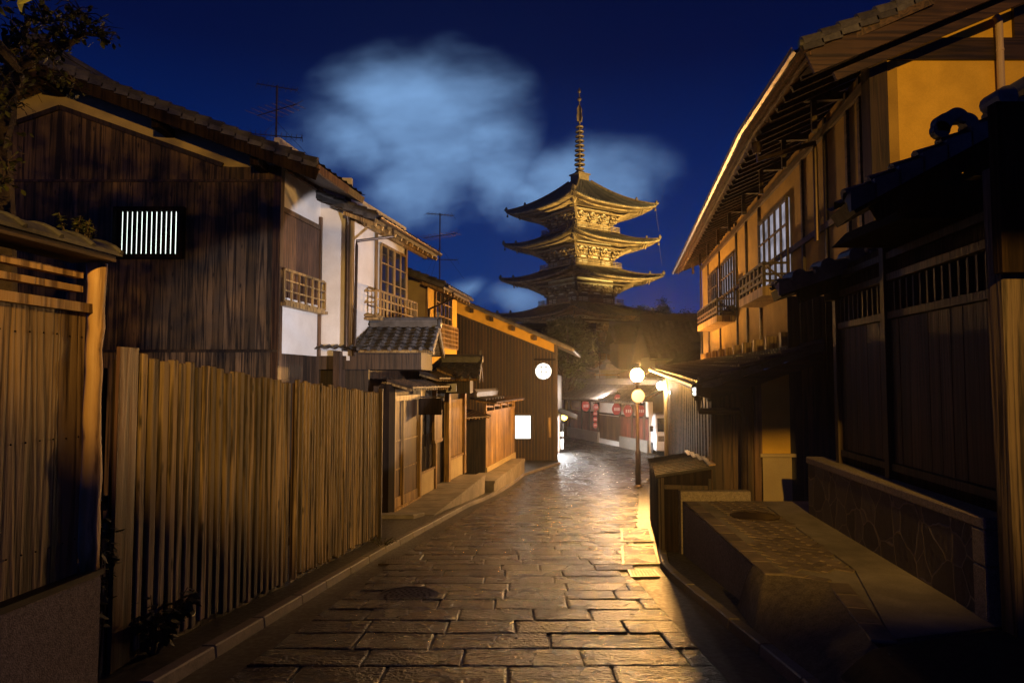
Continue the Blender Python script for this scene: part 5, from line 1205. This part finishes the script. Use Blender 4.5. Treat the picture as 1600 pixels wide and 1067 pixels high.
mb.box(FF, 0, FF.len, -.045, .02, zm-.06, zm+.06); mb.build('wall_post', M['dark'], HF)
A, B = FF.p(0, .8, zt3+.05), FF.p(FF.len, .8, zt3+.05); C, D = FF.p(FF.len, -1.6, zt3+1.0), FF.p(0, -1.6, zt3+1.0)
mb = MB(); slab(mb, A, B, C, D, .1, 0); mb.build('roof_boards', M['brown'], HF)
mb = MB(); tiles(mb, A, B, C, D, .3, .4, .09, nu=6); eave_caps(mb, A, B, FF.n, .3, .07); ridge(mb, C, D, .35, .35); mb.build('roof_tiles', M['tile'], HF)
# upper tiled roof behind
A, B = FF.p(FF.u(948), -2.2, zt3+1.3), FF.p(FF.len, -2.2, zt3+1.3); C, D = FF.p(FF.len, -6, zt3+3.2), FF.p(FF.u(948), -6, zt3+3.2)
H2 = thing('tiled_hall', 'low tiled hall roof rising behind the lantern house', 'building', FF.p(14, -4, zg_))
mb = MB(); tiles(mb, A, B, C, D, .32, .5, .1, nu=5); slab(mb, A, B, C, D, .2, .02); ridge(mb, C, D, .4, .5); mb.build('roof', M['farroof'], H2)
mb = MB(); mb.box(FF, FF.u(948)+.3, FF.len-.3, -6, -2.6, zg_-.1, zt3+1.25); mb.build('wall', M['brown'], H2)
# paper lanterns
def lantern(px, py, s, label, hook=True):
    u = FF.hit(px, py, .45); c = FF.p(u[0], .45, u[1])
    r = thing('paper_lantern', label, 'lantern', c, 'red paper lanterns')
    mb = MB(); k = 12; mb.lathe(c, [(s*(.45+.55*math.sin(PI*(i+.001)/k)), s*1.25*(-1+2*i/k)) for i in range(k+1)], 16); mb.build('shade', M['lanternred'], r, smooth=True)
    mb = MB(); mb.lathe(c+Vector((0, 0, s*1.28)), [(s*.9, 0), (s*1.1, .04), (.03, s*.5), (.02, s*1.2)], 12); mb.lathe(c+Vector((0, 0, -s*1.42)), [(s*.35, 0), (s*.5, s*.17)], 10); mb.build('cap', M['black'], r)
    mb = MB()
    for dx in (-.45, 0, .42): mb.box(Fr((c.x-FF.n.x*0, c.y), (c.x+FF.t.x, c.y+FF.t.y), 1), dx*s-s*.12, dx*s+s*.12, 0, 0, 0, 0) if False else mb.abox(c.x+dx*s-s*.13, c.x+dx*s+s*.13, c.y-s*1.06, c.y-s*.85, c.z-s*.3, c.z+s*.35)
    mb.build('crest_mark', M['lanternmark'], r)
    return r
for px, py, s, lb in ((915, 634, .26, 'leftmost large red paper lantern, left of the gate'), (963, 639, .26, 'large red paper lantern at the right side of the gate door'), (981, 642, .26, 'large red paper lantern left of the lamp pole'), (1001, 642, .24, 'large red paper lantern right of the lamp pole'), (965, 623, .2, 'small pink paper lantern high under the roof edge'), (931, 636, .17, 'small red paper lantern on the left gate post'), (930, 646, .13, 'upper tiny red lantern hanging down the gate post'), (930, 655, .13, 'middle tiny red lantern hanging down the gate post'), (930, 664, .13, 'lowest tiny red lantern hanging down the gate post')):
    lantern(px, py, s, lb)
# bell turret
o_ = P(948, 612, 58); o_.z = zt3
tr = thing('bell_turret', 'blue-grey roofed turret rising behind the lantern house', 'turret', (o_.x, 58, zg_))
s_ = 58/FPX; zb_ = P(0, 612, 58).z; zt4 = P(0, 583, 58).z; zap = P(0, 566, 58).z; cx = o_.x; h_ = .62
def rotsq(cx, cy, h, z, a=.55): return [(cx+h*(math.cos(a)*i-math.sin(a)*j), cy+h*(math.sin(a)*i+math.cos(a)*j), z) for i, j in ((-1, -1), (1, -1), (1, 1), (-1, 1))]
mb = MB(); mb.hexa(rotsq(cx, 58, .75, zg_), rotsq(cx, 58, .62, zt4)); mb.build('shaft', M['bluegrey'], tr)
mb = MB(); mb.hexa(rotsq(cx, 58, .5, zb_+.15), rotsq(cx, 57.86, .5, zt4-.25)); 
for z in (zb_+.05, zt4-.2): mb.hexa(rotsq(cx, 58, .74, z), rotsq(cx, 58, .74, z+.1))
mb.build('louvre', M['tan'], tr)
mb = MB(); v = []; lv = [(1.25, zt4+.10), (.95, zt4+.18), (.6, zt4+.42), (.3, zt4+.75), (.16, zt4+.8), (.3, zt4+.9), (.05, zap+.25)]
for h, z in lv:
    q = rotsq(cx, 58, h, z)
    if h == 1.25: q = [(a, b, c+.16) for a, b, c in q]; mids = None
    v += q
v = [Vector(q) for q in v]; mb.add(rotsq(cx, 58, .6, zt4-.02)+v, [(j*4+i, j*4+(i+1) % 4, (j+1)*4+(i+1) % 4, (j+1)*4+i) for j in range(len(lv)) for i in range(4)]+[(len(lv)*4, len(lv)*4+1, len(lv)*4+2, len(lv)*4+3)])
mb.tube([(cx, 58, zap+.2), (cx, 58, zap+.7)], [.05, .015], 6); mb.build('roof', M['bluegrey'], tr)
mb = MB(); q = P(937, 570, 56); mb.tube([(q.x, 56, zg_), (q.x, 56, P(0, 556, 56).z)], .04, 6); mb.lathe((q.x, 56, P(0, 558, 56).z), [(.04, 0), (.12, .15), (.02, .4)], 8); tag(mb.build('finial_pole', M['metal']), 'thin pole with a bud tip left of the turret', 'pole')

# white van
o_ = G(1036, 706); vy = 37.0; vx0 = P(1024, 690, vy).x; r = thing('white_van', 'white delivery van half hidden behind the board wall', 'van', (vx0+.9, vy+1.5, zg_))
zb_ = zg_+.22; w = 1.75; zt5 = P(0, 648, vy).z
def vx(t, y, z): return Vector((vx0+t*w, y, z))
sec = [(zb_, 0, 0), (zb_+.55, -.02, 0), (zb_+.95, .05, .02), (zt5-.12, .62, .10), (zt5, .8, .18)]
mb = MB(); vs = []
for z, dy, inx in sec: vs += [vx(0, vy+dy, z)+Vector((inx, 0, 0)), vx(1, vy+dy, z)-Vector((inx, 0, 0)), vx(1, vy+4.2, z)-Vector((inx, 0, 0)), vx(0, vy+4.2, z)+Vector((inx, 0, 0))]
n = len(sec); mb.add(vs, [(0, 3, 2, 1), tuple(range(4*n-4, 4*n))]+[(j*4+i, j*4+(i+1) % 4, (j+1)*4+(i+1) % 4, (j+1)*4+i) for j in range(n-1) for i in range(4)]); mb.build('body', M['paintw'], r, bevel=.05)
mb = MB(); mb.hexa([vx(.08, vy+.045, zb_+1.0), vx(.92, vy+.045, zb_+1.0), vx(.92, vy+.1, zb_+1.0), vx(.08, vy+.1, zb_+1.0)], [vx(.13, vy+.56, zt5-.2), vx(.87, vy+.56, zt5-.2), vx(.87, vy+.66, zt5-.2), vx(.13, vy+.66, zt5-.2)]); mb.build('windscreen', M['glassd'], r)
for t in (.08, .74):
    mb = MB(); mb.hexa([vx(t, vy-.03, zb_+.5), vx(t+.18, vy-.03, zb_+.5), vx(t+.18, vy+.02, zb_+.5), vx(t, vy+.02, zb_+.5)], [vx(t, vy-.02, zb_+.78), vx(t+.18, vy-.02, zb_+.78), vx(t+.18, vy+.03, zb_+.78), vx(t, vy+.03, zb_+.78)]); mb.build('headlight', M['steel'], r)
mb = MB(); mb.hexa([vx(.3, vy-.03, zb_+.12), vx(.7, vy-.03, zb_+.12), vx(.7, vy+.02, zb_+.12), vx(.3, vy+.02, zb_+.12)], [vx(.3, vy-.03, zb_+.28), vx(.7, vy-.03, zb_+.28), vx(.7, vy+.02, zb_+.28), vx(.3, vy+.02, zb_+.28)]); mb.build('grille', M['black'], r)
for t in (-.01, .91):
    for y in (.85, 3.3):
        mb = MB(); mb.lathe(vx(t, vy+y, zg_+.31), [(.31, 0), (.31, .19)], 20, axis=(1, 0, 0)); wh = mb.build('wheel', M['rubber'], r)
        mb = MB(); mb.lathe(vx(t, vy+y, zg_+.31)+Vector((-.01, 0, 0)), [(.18, 0), (.18, .21)], 14, axis=(1, 0, 0)); mb.build('rim', M['steel'], wh)
mb = MB(); mb.abox(vx0-.22, vx0-.05, vy+.25, vy+.33, zb_+1.0, zb_+1.28); mb.build('wing_mirror', M['black'], r)
# bag and box on the kerb
q = G(966, 693); mb = MB(); mb.lathe(q, [(.28, 0), (.27, .1), (.2, .4), (.1, .62), (.05, .72), (.08, .8)], 10)
for v in mb.v: v += Vector((random.uniform(-.03, .03), random.uniform(-.03, .03), 0))
tag(mb.build('white_sack', M['paintw']), 'white knotted sack standing on the kerb by the gate', 'sack')
q = G(946, 690, .0); mb = MB(); mb.abox(q.x-.35, q.x+.35, q.y, q.y+.4, q.z, q.z+.55); mb.abox(q.x-.38, q.x+.38, q.y-.03, q.y+.43, q.z+.553, q.z+.62)
tag(mb.build('stone_block', M['concrete'], bevel=.03), 'pale square stone block left of the sack', 'stone')
# little yellow globe lamp and shop stand by house D
q = P(881.5, 652, 38); r = thing('globe_lamp', 'small glowing yellow globe lamp by the shop entrance', 'lamp', q)
mb = MB(); mb.lathe(q, [(max(.16*math.cos(a), .004), .17*math.sin(a)) for a in [(-PI/2+PI*i/10) for i in range(11)]], 16); mb.build('globe', M['yellamp'], r, smooth=True)
mb = MB(); mb.tube([q+Vector((0, 0, .16)), q+Vector((0, 0, .38))], .015, 6); mb.lathe(q+Vector((0, 0, .15)), [(.07, 0), (.04, .05)], 8); mb.build('hanger', M['metal'], r)
q = G(876, 706); r = thing('standing_sign', 'narrow white standing sign at the shop entrance', 'sign', q)
mb = MB(); mb.abox(q.x-.12, q.x+.16, q.y, q.y+.05, q.z+.15, q.z+1.1); mb.build('board', M['paintw'], r)
mb = MB(); mb.abox(q.x-.14, q.x-.121, q.y-.02, q.y+.3, q.z, q.z+1.15); mb.abox(q.x-.12, q.x+.16, q.y-.008, q.y-.002, q.z+.7, q.z+.85); mb.build('frame', M['black'], r)

# dark roofs in the middle distance
def farhouse(x0, x1, y, zr_, zeave, dep, label, mat='dark'):
    r = thing('distant_house', label, 'house', ((x0+x1)/2, y+dep/2, zg_), 'unlit houses below the pagoda')
    mb = MB(); mb.abox(x0+.5, x1-.5, y+.8, y+dep-.8, zg_-.2, zeave+.2); mb.build('wall', M[mat], r)
    A, B, C, D = (x0, y, zeave), (x1, y, zeave), (x1, y+dep/2, zr_), (x0, y+dep/2, zr_)
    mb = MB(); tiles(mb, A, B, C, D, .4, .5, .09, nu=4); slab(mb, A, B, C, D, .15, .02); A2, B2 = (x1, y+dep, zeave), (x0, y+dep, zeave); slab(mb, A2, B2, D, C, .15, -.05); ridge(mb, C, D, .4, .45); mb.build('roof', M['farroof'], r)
    return r
def span(px0, px1, y): return P(px0, 500, y).x, P(px1, 500, y).x
x0, x1 = span(1015, 1130, 48); farhouse(x0, x1, 48, P(0, 500, 51).z, P(0, 560, 48).z, 7, 'dark tiled house behind the lamp and the long town house')
x0, x1 = span(960, 1075, 72); farhouse(x0, x1, 72, P(0, 508, 75).z, P(0, 535, 72).z, 8, 'dark low house beyond the turret at the right foot of the pagoda')
x0, x1 = span(800, 935, 68); farhouse(x0, x1, 66, P(0, 512, 69).z, P(0, 560, 66).z, 8, 'dark low house hidden behind the olive tree')
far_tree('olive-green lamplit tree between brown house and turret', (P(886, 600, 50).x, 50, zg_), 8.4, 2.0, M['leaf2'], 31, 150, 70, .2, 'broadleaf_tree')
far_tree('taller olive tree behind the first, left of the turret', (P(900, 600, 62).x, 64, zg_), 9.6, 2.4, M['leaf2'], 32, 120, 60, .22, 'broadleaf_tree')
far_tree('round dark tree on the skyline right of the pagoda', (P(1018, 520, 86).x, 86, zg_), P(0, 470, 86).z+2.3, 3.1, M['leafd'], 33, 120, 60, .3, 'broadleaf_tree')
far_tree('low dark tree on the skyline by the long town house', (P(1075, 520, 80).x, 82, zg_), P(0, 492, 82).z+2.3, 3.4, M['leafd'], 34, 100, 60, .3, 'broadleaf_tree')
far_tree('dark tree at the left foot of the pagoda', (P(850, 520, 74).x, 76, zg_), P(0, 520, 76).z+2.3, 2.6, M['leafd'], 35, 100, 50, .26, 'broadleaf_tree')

# ------------------------------------------------------------------ pagoda
PC = P(906, 300, 90); PCx, PCy = PC.x, 90.0; PA = PI/4+math.atan2(22, 117)*-1.0
PG = thing('pagoda', 'tall five-storey wooden pagoda with curved tiled roofs, floodlit gold', 'pagoda', (PCx, PCy, zg_))
ca, sa = math.cos(PA), math.sin(PA)
def pq(x, y, z): return Vector((PCx+x*ca-y*sa, PCy+x*sa+y*ca, z))
def side(k, a, b, z):      # k-th side; a along, b outwards
    for _ in range(k): a, b = a, b
    c_, s_ = math.cos(k*PI/2), math.sin(k*PI/2); x, y = a, -b
    return pq(x*c_-y*s_, x*s_+y*c_, z)
def curve(s, t, hw, tw, z_e, z_t, lift):
    w = hw+(tw-hw)*t; z = z_e+(z_t-z_e)*(t*(.62+.38*t))+lift*abs(s)**3*(1-t)**2; return w, z
def pag_roof(hw, tw, z_e, z_t, lift, body, z_w, first=False):
    R_ = None; mb = MB(); nt_ = 34; NU = nt_*4; NV = 14
    for k in range(4):
        base = len(mb.v); 
        for j in range(NV+1):
            t = j/NV
            for i in range(NU+1):
                s = -1+2*i/NU; w, z = curve(s, t, hw, tw, z_e, z_t, lift); x = s*w
                ph = (x/hw*nt_/2) % 1; mb.v.append(side(k, x, w+.18*abs(s)**4*(1-t), z+.085*max(0, math.cos(ph*2*PI))**1.0))
        for j in range(NV):
            for i in range(NU): mb.f.append([base+j*(NU+1)+i, base+j*(NU+1)+i+1, base+(j+1)*(NU+1)+i+1, base+(j+1)*(NU+1)+i]); mb.t.append((i//4 % 7)/7)
    for k in range(4):   # eave end discs
        for i in range(nt_+1):
            s = -1+2*i/nt_; w, z = curve(s, 0, hw, tw, z_e, z_t, lift); a = side(k, s*w, w+.18*abs(s)**4-.05, z+.02); mb.tube([a, a+(side(k, s*w, w+1, z)-side(k, s*w, w, z))*.13], .085, 6)
    o = mb.build('tiered_roof', M['ptile'], PG)
    for k in range(4):
        mb = MB(); pts = []
        for j in range(11):
            t = j/10*.96; w, z = curve(1, t, hw, tw, z_e, z_t, lift); q = side(k, w+.12*(1-t), w+.12*(1-t), z+.14); pts.append(q)
        mb.tube(pts, .15, 6); q = pts[0]; mb.lathe(q+Vector((0, 0, -.05)), [(.2, 0), (.2, .3), (.08, .55)], 6)
        mb.tube([pts[0], pts[0]+(pts[0]-pts[1])*.35+Vector((0, 0, .22))], [.15, .06], 6); mb.lathe(pts[3]+Vector((0, 0, .05)), [(.17, 0), (.15, .3), (.04, .45)], 6); mb.build('hip_ridge', M['bronze'], o)
    # eave: fascia, two layers of rafters
    mb = MB(); fa = MB(); nr_ = 44
    for k in range(4):
        pr_ = None
        for i in range(25):
            s = -1+2*i/24; w, z = curve(s, 0, hw, tw, z_e, z_t, lift); q = (side(k, s*w, w+.18*abs(s)**4-.06, z-.10), side(k, s*(w-1.05), w-1.05, z-.30))
            if pr_: 
                fa.bar(pr_[0], q[0], .12, .16); fa.bar(pr_[1], q[1], .12, .14)
            pr_ = q
        for i in range(nr_):
            s = -1+2*(i+.5)/nr_; w, z = curve(s, 0, hw, tw, z_e, z_t, lift); x = s*w
            if abs(x) < w: 
                i0 = max(abs(x), w-1.2); mb.bar(side(k, x, w-.1, z-.2), side(k, x, i0, z-.26+(w-i0)*.12), .10, .10)
                x2 = x*(w-1.05)/w; i1 = max(abs(x2), body+.3); mb.bar(side(k, x2, w-1.0, z-.40), side(k, x2, i1, z-.46+lift*0+(w-1-i1)*.30-abs(s)**3*lift), .11, .12)
    # boarding above the rafters
    for k in range(4):
        base = len(fa.v); NU2 = 16
        for j in (0, 1, 2):
            for i in range(NU2+1):
                s = -1+2*i/NU2; w, z = curve(s, 0, hw, tw, z_e, z_t, lift)
                dw, dz = ((.05, -.06), (1.1, -.12), (w-body, .25))[j]; zz2 = z+dz-(lift*abs(s)**3 if j == 2 else 0); fa.v.append(side(k, s*(w-dw), w-dw, zz2))
        for j in range(2):
            for i in range(NU2): fa.f.append([base+j*(NU2+1)+i, base+j*(NU2+1)+i+1, base+(j+1)*(NU2+1)+i+1, base+(j+1)*(NU2+1)+i]); fa.t.append(.5)
    fa.build('eave_board', M['pwood'], o); mb.build('rafter', M['pwood'], o)['kind'] = 'stuff'
    # bracket sets under the eave
    mb = MB(); zb_ = z_e-.55
    for k in range(4):
        for m_ in (-1, -.34, .34, 1):
            for lev in range(3):
                ou = body+.15+.42*lev; z = zb_-1.15+.36*lev; wd = .34+.16*lev
                a = m_*body*.97
                c_ = side(k, a, ou, z); al = (side(k, a+1, ou, z)-c_); ot = (side(k, a, ou+1, z)-c_)
                mb.bar(c_-al*wd, c_+al*wd, .2, .18); mb.bar(side(k, a, body-.1, z), c_+ot*.22, .2, .18)
                for e_ in (-1, 0, 1): q = c_+al*wd*e_*.9+Vector((0, 0, .15)); mb.bar(q-al*.12, q+al*.12, .22, .13)
        c1 = side(k, body, body, zb_-1.0); c2 = side(k, body+1.7, body+1.7, zb_-.1+lift*.3); mb.bar(c1, c2, .24, .28); mb.bar(side(k, body, body, zb_-.6), side(k, body+2.1, body+2.1, zb_+.25+lift*.4), .2, .22)
        mb.bar(side(k, -body-1.0, body+1.05, zb_+.1), side(k, body+1.0, body+1.05, zb_+.1), .2, .18); mb.bar(side(k, -body-.35, body+.35, zb_-.55), side(k, body+.35, body+.35, zb_-.55), .18, .16)
    mb.build('bracket', M['pwood'], o)['kind'] = 'stuff'
    # storey walls
    mb = MB(); mb.hexa([pq(-body+.1, -body+.1, z_w), pq(body-.1, -body+.1, z_w), pq(body-.1, body-.1, z_w), pq(-body+.1, body-.1, z_w)], [pq(-body+.1, -body+.1, z_e+.3), pq(body-.1, -body+.1, z_e+.3), pq(body-.1, body-.1, z_e+.3), pq(-body+.1, body-.1, z_e+.3)]); w_ = mb.build('storey_wall', M['pwhite'], PG)
    mb = MB()
    for k in range(4):
        for m_ in (-1, -.34, .34, 1): mb.tube([side(k, m_*(body-.06), body-.06, z_w), side(k, m_*(body-.06), body-.06, zb_-1.1)], .17, 8)
        for z in (z_w+.1, z_w+.9, zb_-1.25, zb_-.85): mb.bar(side(k, -body, body-.02, z), side(k, body, body-.02, z), .14, .2)
        for a, b in ((-.3, .3),): mb.hexa([side(k, a*body, body-.05, z_w), side(k, b*body, body-.05, z_w), side(k, b*body, body-.12, z_w), side(k, a*body, body-.12, z_w)], [side(k, a*body, body-.05, zb_-1.3), side(k, b*body, body-.05, zb_-1.3), side(k, b*body, body-.12, zb_-1.3), side(k, a*body, body-.12, zb_-1.3)])
        for s_ in (-.67, .67):
            for i in range(9): x = (s_+(-.22+.44*i/8))*body; mb.bar(side(k, x, body-.06, z_w+.9), side(k, x, body-.06, zb_-1.25), .06, .06)
    mb.build('timber_frame', M['pwood'], w_)
def balus(r_, z):
    mb = MB()
    for k in range(4):
        mb.bar(side(k, -r_-.1, r_, z), side(k, r_+.1, r_, z), .35, .12)
        for h in (.22, .42, .62): mb.bar(side(k, -r_-.15, r_, z+h), side(k, r_+.15, r_, z+h), .07, .07)
        for i in range(9): x = -r_+2*r_*i/8; mb.bar(side(k, x, r_, z), side(k, x, r_, z+.68), .08, .08)
    mb.build('balustrade', M['pwood'], PG)
TIP = [23.9, 19.5, 14.95, 10.3, 5.6]
hws = [6.75, 7.0, 7.3, 7.6, 7.9]; bod = [2.75, 2.9, 3.05, 3.2, 3.4]; LIFT = .75
for i in range(5):
    ze_ = TIP[i]-LIFT-.1
    if i == 0: pag_roof(hws[0], .75, ze_, 27.5, LIFT, bod[0], TIP[1]+.9)
    else: pag_roof(hws[i], bod[i-1]+.35, ze_, TIP[i]+.85, LIFT, bod[i], (TIP[i+1]+.9) if i < 4 else zg_-.2)
    if i > 0: balus(bod[i-1]+.75, TIP[i]+.95)
# spire
SP = MB(); zs_ = 27.4; SP.hexa([pq(-.85, -.85, zs_), pq(.85, -.85, zs_), pq(.85, .85, zs_), pq(-.85, .85, zs_)], [pq(-.85, -.85, zs_+.75), pq(.85, -.85, zs_+.75), pq(.85, .85, zs_+.75), pq(-.85, .85, zs_+.75)])
SP.hexa([pq(-1, -1, zs_+.75), pq(1, -1, zs_+.75), pq(1, 1, zs_+.75), pq(-1, 1, zs_+.75)], [pq(-1, -1, zs_+.92), pq(1, -1, zs_+.92), pq(1, 1, zs_+.92), pq(-1, 1, zs_+.92)])
SP.lathe((PCx, PCy, zs_+.92), [(.75, 0), (.62, .3), (.3, .5), (.55, .62), (.6, .75), (.2, .8)], 16); SP.tube([(PCx, PCy, zs_+1), (PCx, PCy, 39.5)], [.17, .07], 10)
sp = SP.build('spire', M['bronze'], PG)
z = 29.5
for i in range(9):
    mb = MB(); R1 = .68-.022*i; c = Vector((PCx, PCy, z))
    mb.lathe(c, [(R1-.2, 0), (R1, 0), (R1+.04, .09), (R1, .18), (R1-.2, .18), (R1-.2, 0)], 20)
    for a in range(4): d = Vector((math.cos(a*PI/2), math.sin(a*PI/2), 0)); mb.bar(c+Vector((0, 0, .09)), c+d*(R1-.1)+Vector((0, 0, .09)), .05, .05)
    mb.build('ring', M['bronze'], sp); z += .62
mb = MB()
for a in range(4):
    d = Vector((math.cos(a*PI/2+.6), math.sin(a*PI/2+.6), 0)); c = Vector((PCx, PCy, 35.3)); sd = Vector((-d.y, d.x, 0))*.03
    pf = [c+d*.05, c+d*.42, c+d*.5+Vector((0, 0, .6)), c+d*.38+Vector((0, 0, 1.1)), c+d*.45+Vector((0, 0, 1.6)), c+d*.2+Vector((0, 0, 2.1)), c+d*.05+Vector((0, 0, 2.2))]
    mb.extr([q-sd for q in pf], sd*2)
mb.build('flame_finial', M['bronze'], sp)
mb = MB(); mb.lathe((PCx, PCy, 37.9), [(.04, 0), (.26, .22), (.3, .35), (.2, .55), (.06, .7)], 12); mb.lathe((PCx, PCy, 39.0), [(.05, 0), (.22, .2), (.2, .4), (.02, .85)], 12); mb.build('jewel', M['bronze'], sp)
for i in (0, 1):
    w, z = curve(1, 0, hws[i], .75, TIP[i]-LIFT, 27.5, LIFT); q = side(1, w, w, z-.2); q2 = q+Vector((.4, -.4, -2.9))
    for k in range(4):
        c_ = side(k, w+.05, w+.05, z-.1)
        if c_.x > PCx+6: mb = MB(); mb.tube([c_-Vector((0, 0, .1)), c_+Vector((.1, 0, -1.6)), c_+Vector((.35, 0, -3.3))], .025, 4); mb.build('rod', M['steel'], PG)
    mb = MB()
    for k in range(4): c_ = side(k, w, w, z-.3); mb = MB(); mb.lathe(c_-Vector((0, 0, .5)), [(.14, 0), (.12, .2), (.05, .32), (.02, .45)], 8); mb.build('corner_bell', M['bronze'], PG)

# ------------------------------------------------------------------ tree at the upper left
random.seed(44)
tb_ = Vector((-5.3, 7.6, gz(7.6)))
TR = thing('street_tree', 'leafy tree whose branches hang in at the upper left corner', 'tree', tb_)
br = MB(); lf = MB()
def branch(a, b, r0, r1, wob=.05, n=7):
    pts = []; a = Vector(a); b = Vector(b)
    for i in range(n): t = i/(n-1); pts.append(a.lerp(b, t)+Vector((random.gauss(0, wob), random.gauss(0, wob), random.gauss(0, wob)+.12*math.sin(t*PI)))*(1 if 0 < i < n-1 else 0))
    br.tube(pts, [r0+(r1-r0)*i/(n-1) for i in range(n)], 7); return pts
def twigs(pts, n, ln, dens, ls):
    for _ in range(n):
        i = random.randrange(1, len(pts)); p = pts[i-1].lerp(pts[i], random.random()); d = Vector((random.gauss(0, 1), random.gauss(0, 1), random.gauss(.1, .7))).normalized(); q = p+d*ln*random.uniform(.5, 1.2)
        m = p.lerp(q, .5)+Vector((0, 0, .05)); br.tube([p, m, q], [.007, .005, .002], 4)
        for k in range(dens): t = random.uniform(.2, 1); c = p.lerp(q, t)+Vector((random.gauss(0, .03), random.gauss(0, .03), random.gauss(0, .03))); leaf(lf, c, ls*random.uniform(.6, 1.3), .7)
fork = Vector((-5.35, 7.2, 4.0)); branch(tb_, fork, .16, .12, .03)
YT = 6.6
m1 = branch(fork, P(25, 105, YT), .10, .055, .03); m2 = branch(m1[-1], P(100, 75, YT), .05, .03, .03); m3 = branch(m2[-1], P(172, 68, YT), .03, .012, .02)
twigs(m3, 20, .26, 7, .07); twigs(m2, 20, .32, 7, .07); twigs(m1, 16, .35, 6, .075)
m4 = branch(m1[3], P(20, 30, YT), .05, .02, .05); twigs(m4, 26, .42, 7, .075)
m5 = branch(m4[2], P(70, 10, YT), .035, .015, .04); twigs(m5, 26, .36, 8, .075)
m6 = branch(m1[2], P(30, 150, YT), .03, .012, .04); twigs(m6, 16, .32, 7, .07)
m6 = branch(m2[1], P(130, 20, YT+.3), .025, .01, .04); twigs(m6, 18, .3, 7, .07)
m9 = branch(m1[-2], P(120, 132, YT), .02, .006, .02); twigs(m9[4:], 7, .2, 8, .06)
m9 = branch(fork+Vector((0, 0, -.9)), P(12, 250, YT-.3), .02, .006, .02); twigs(m9[3:], 10, .2, 7, .07)
# crown reaching over the street above the camera
mA = branch(m1[-1], (-3.9, 3.4, 5.0), .06, .035, .06); mB = branch(mA[-1], (-.3, 3.0, 5.3), .04, .012, .06)
twigs(mA[2:], 20, .5, 10, .10); twigs(mB, 60, .6, 10, .10)
for _ in range(78):
    c = Vector((random.uniform(-4.7, -1.0), random.uniform(2.8, 3.4), random.uniform(4.0, 6.2))); br.tube([mB[random.randrange(len(mB))], c], [.01, .004], 4)
    for k in range(60): leaf(lf, c+Vector((random.gauss(0, .2), random.gauss(0, .2), random.gauss(0, .2))), random.uniform(.07, .13), .7)
for k, (px, py, ln) in enumerate(((30, -8, .30), (55, -6, .32), (68, -10, .26))):
    c = P(px, py, 2.6); leaf(lf, c, .075, 3.0)
br.build('branches', M['bark'], TR); lf.build('leaves', M['leaf2'], TR)

#SECTION_LIGHT
# ------------------------------------------------------------------ lamps
def light(kind, loc, power, col, radius=.1, **k):
    d = bpy.data.lights.new(kind.lower()+'_light', kind); d.energy = power; d.color = col
    if kind in ('POINT', 'SPOT'): d.shadow_soft_size = radius
    for a, b in k.items(): setattr(d, a, b)
    o = bpy.data.objects.new(kind.lower()+'_light', d); COL.objects.link(o); o.location = loc; return o
def aim(o, tgt): o.rotation_euler = (Vector(tgt)-o.location).to_track_quat('-Z', 'Y').to_euler()
# the street lamp behind the camera
o = light('SPOT', (1.6, -5.5, 5.6), 7200, (1, .53, .085), .11, spot_size=math.radians(88), spot_blend=1.0); aim(o, (.6, 6, 5.5))
# pagoda floodlights, standing below to the right of the pagoda
for loc, tg, pw in (((PCx+20, PCy-26, 5), (PCx+2.5, PCy, 24.5), 130000), ((PCx+30, PCy-24, 25), (PCx+3, PCy, 25.5), 80000)):
    o = light('SPOT', loc, pw, (1, .70, .22), .3, spot_size=math.radians(36), spot_blend=.5); aim(o, tg)
o = light('SPOT', (PCx-30, PCy-14, 2), 3000, (.7, .8, 1), .3, spot_size=math.radians(50), spot_blend=.5); aim(o, (PCx-4, PCy, 17))
# white security lamp under the pent roof, shining across the street
o = light('SPOT', (2.60, 10.35, 1.44), 2300, (.96, .90, 1), .03, spot_size=math.radians(42), spot_blend=.12); aim(o, (-3.6, 15.6, 2.35))
# unseen fill lamp added at the bend for the lantern house, tree and turret
light('POINT', (5.6, 43, .8), 900, (1, .78, .62), .2)

# ------------------------------------------------------------------ thin night air round the lamps
hm = bpy.data.materials.new('haze_air'); hm.use_nodes = True; t = hm.node_tree; t.nodes.clear()
pv = _n(t, 'ShaderNodeVolumePrincipled'); pv.inputs['Density'].default_value = .00075; pv.inputs['Anisotropy'].default_value = .87; pv.inputs['Color'].default_value = (.9, .9, .92, 1)
mo = _n(t, 'ShaderNodeOutputMaterial'); t.links.new(pv.outputs[0], mo.inputs['Volume'])
mb = MB(); mb.abox(-255, 255, -16, 405, -4, 46); hz = mb.build('haze', hm); hz['kind'] = 'stuff'
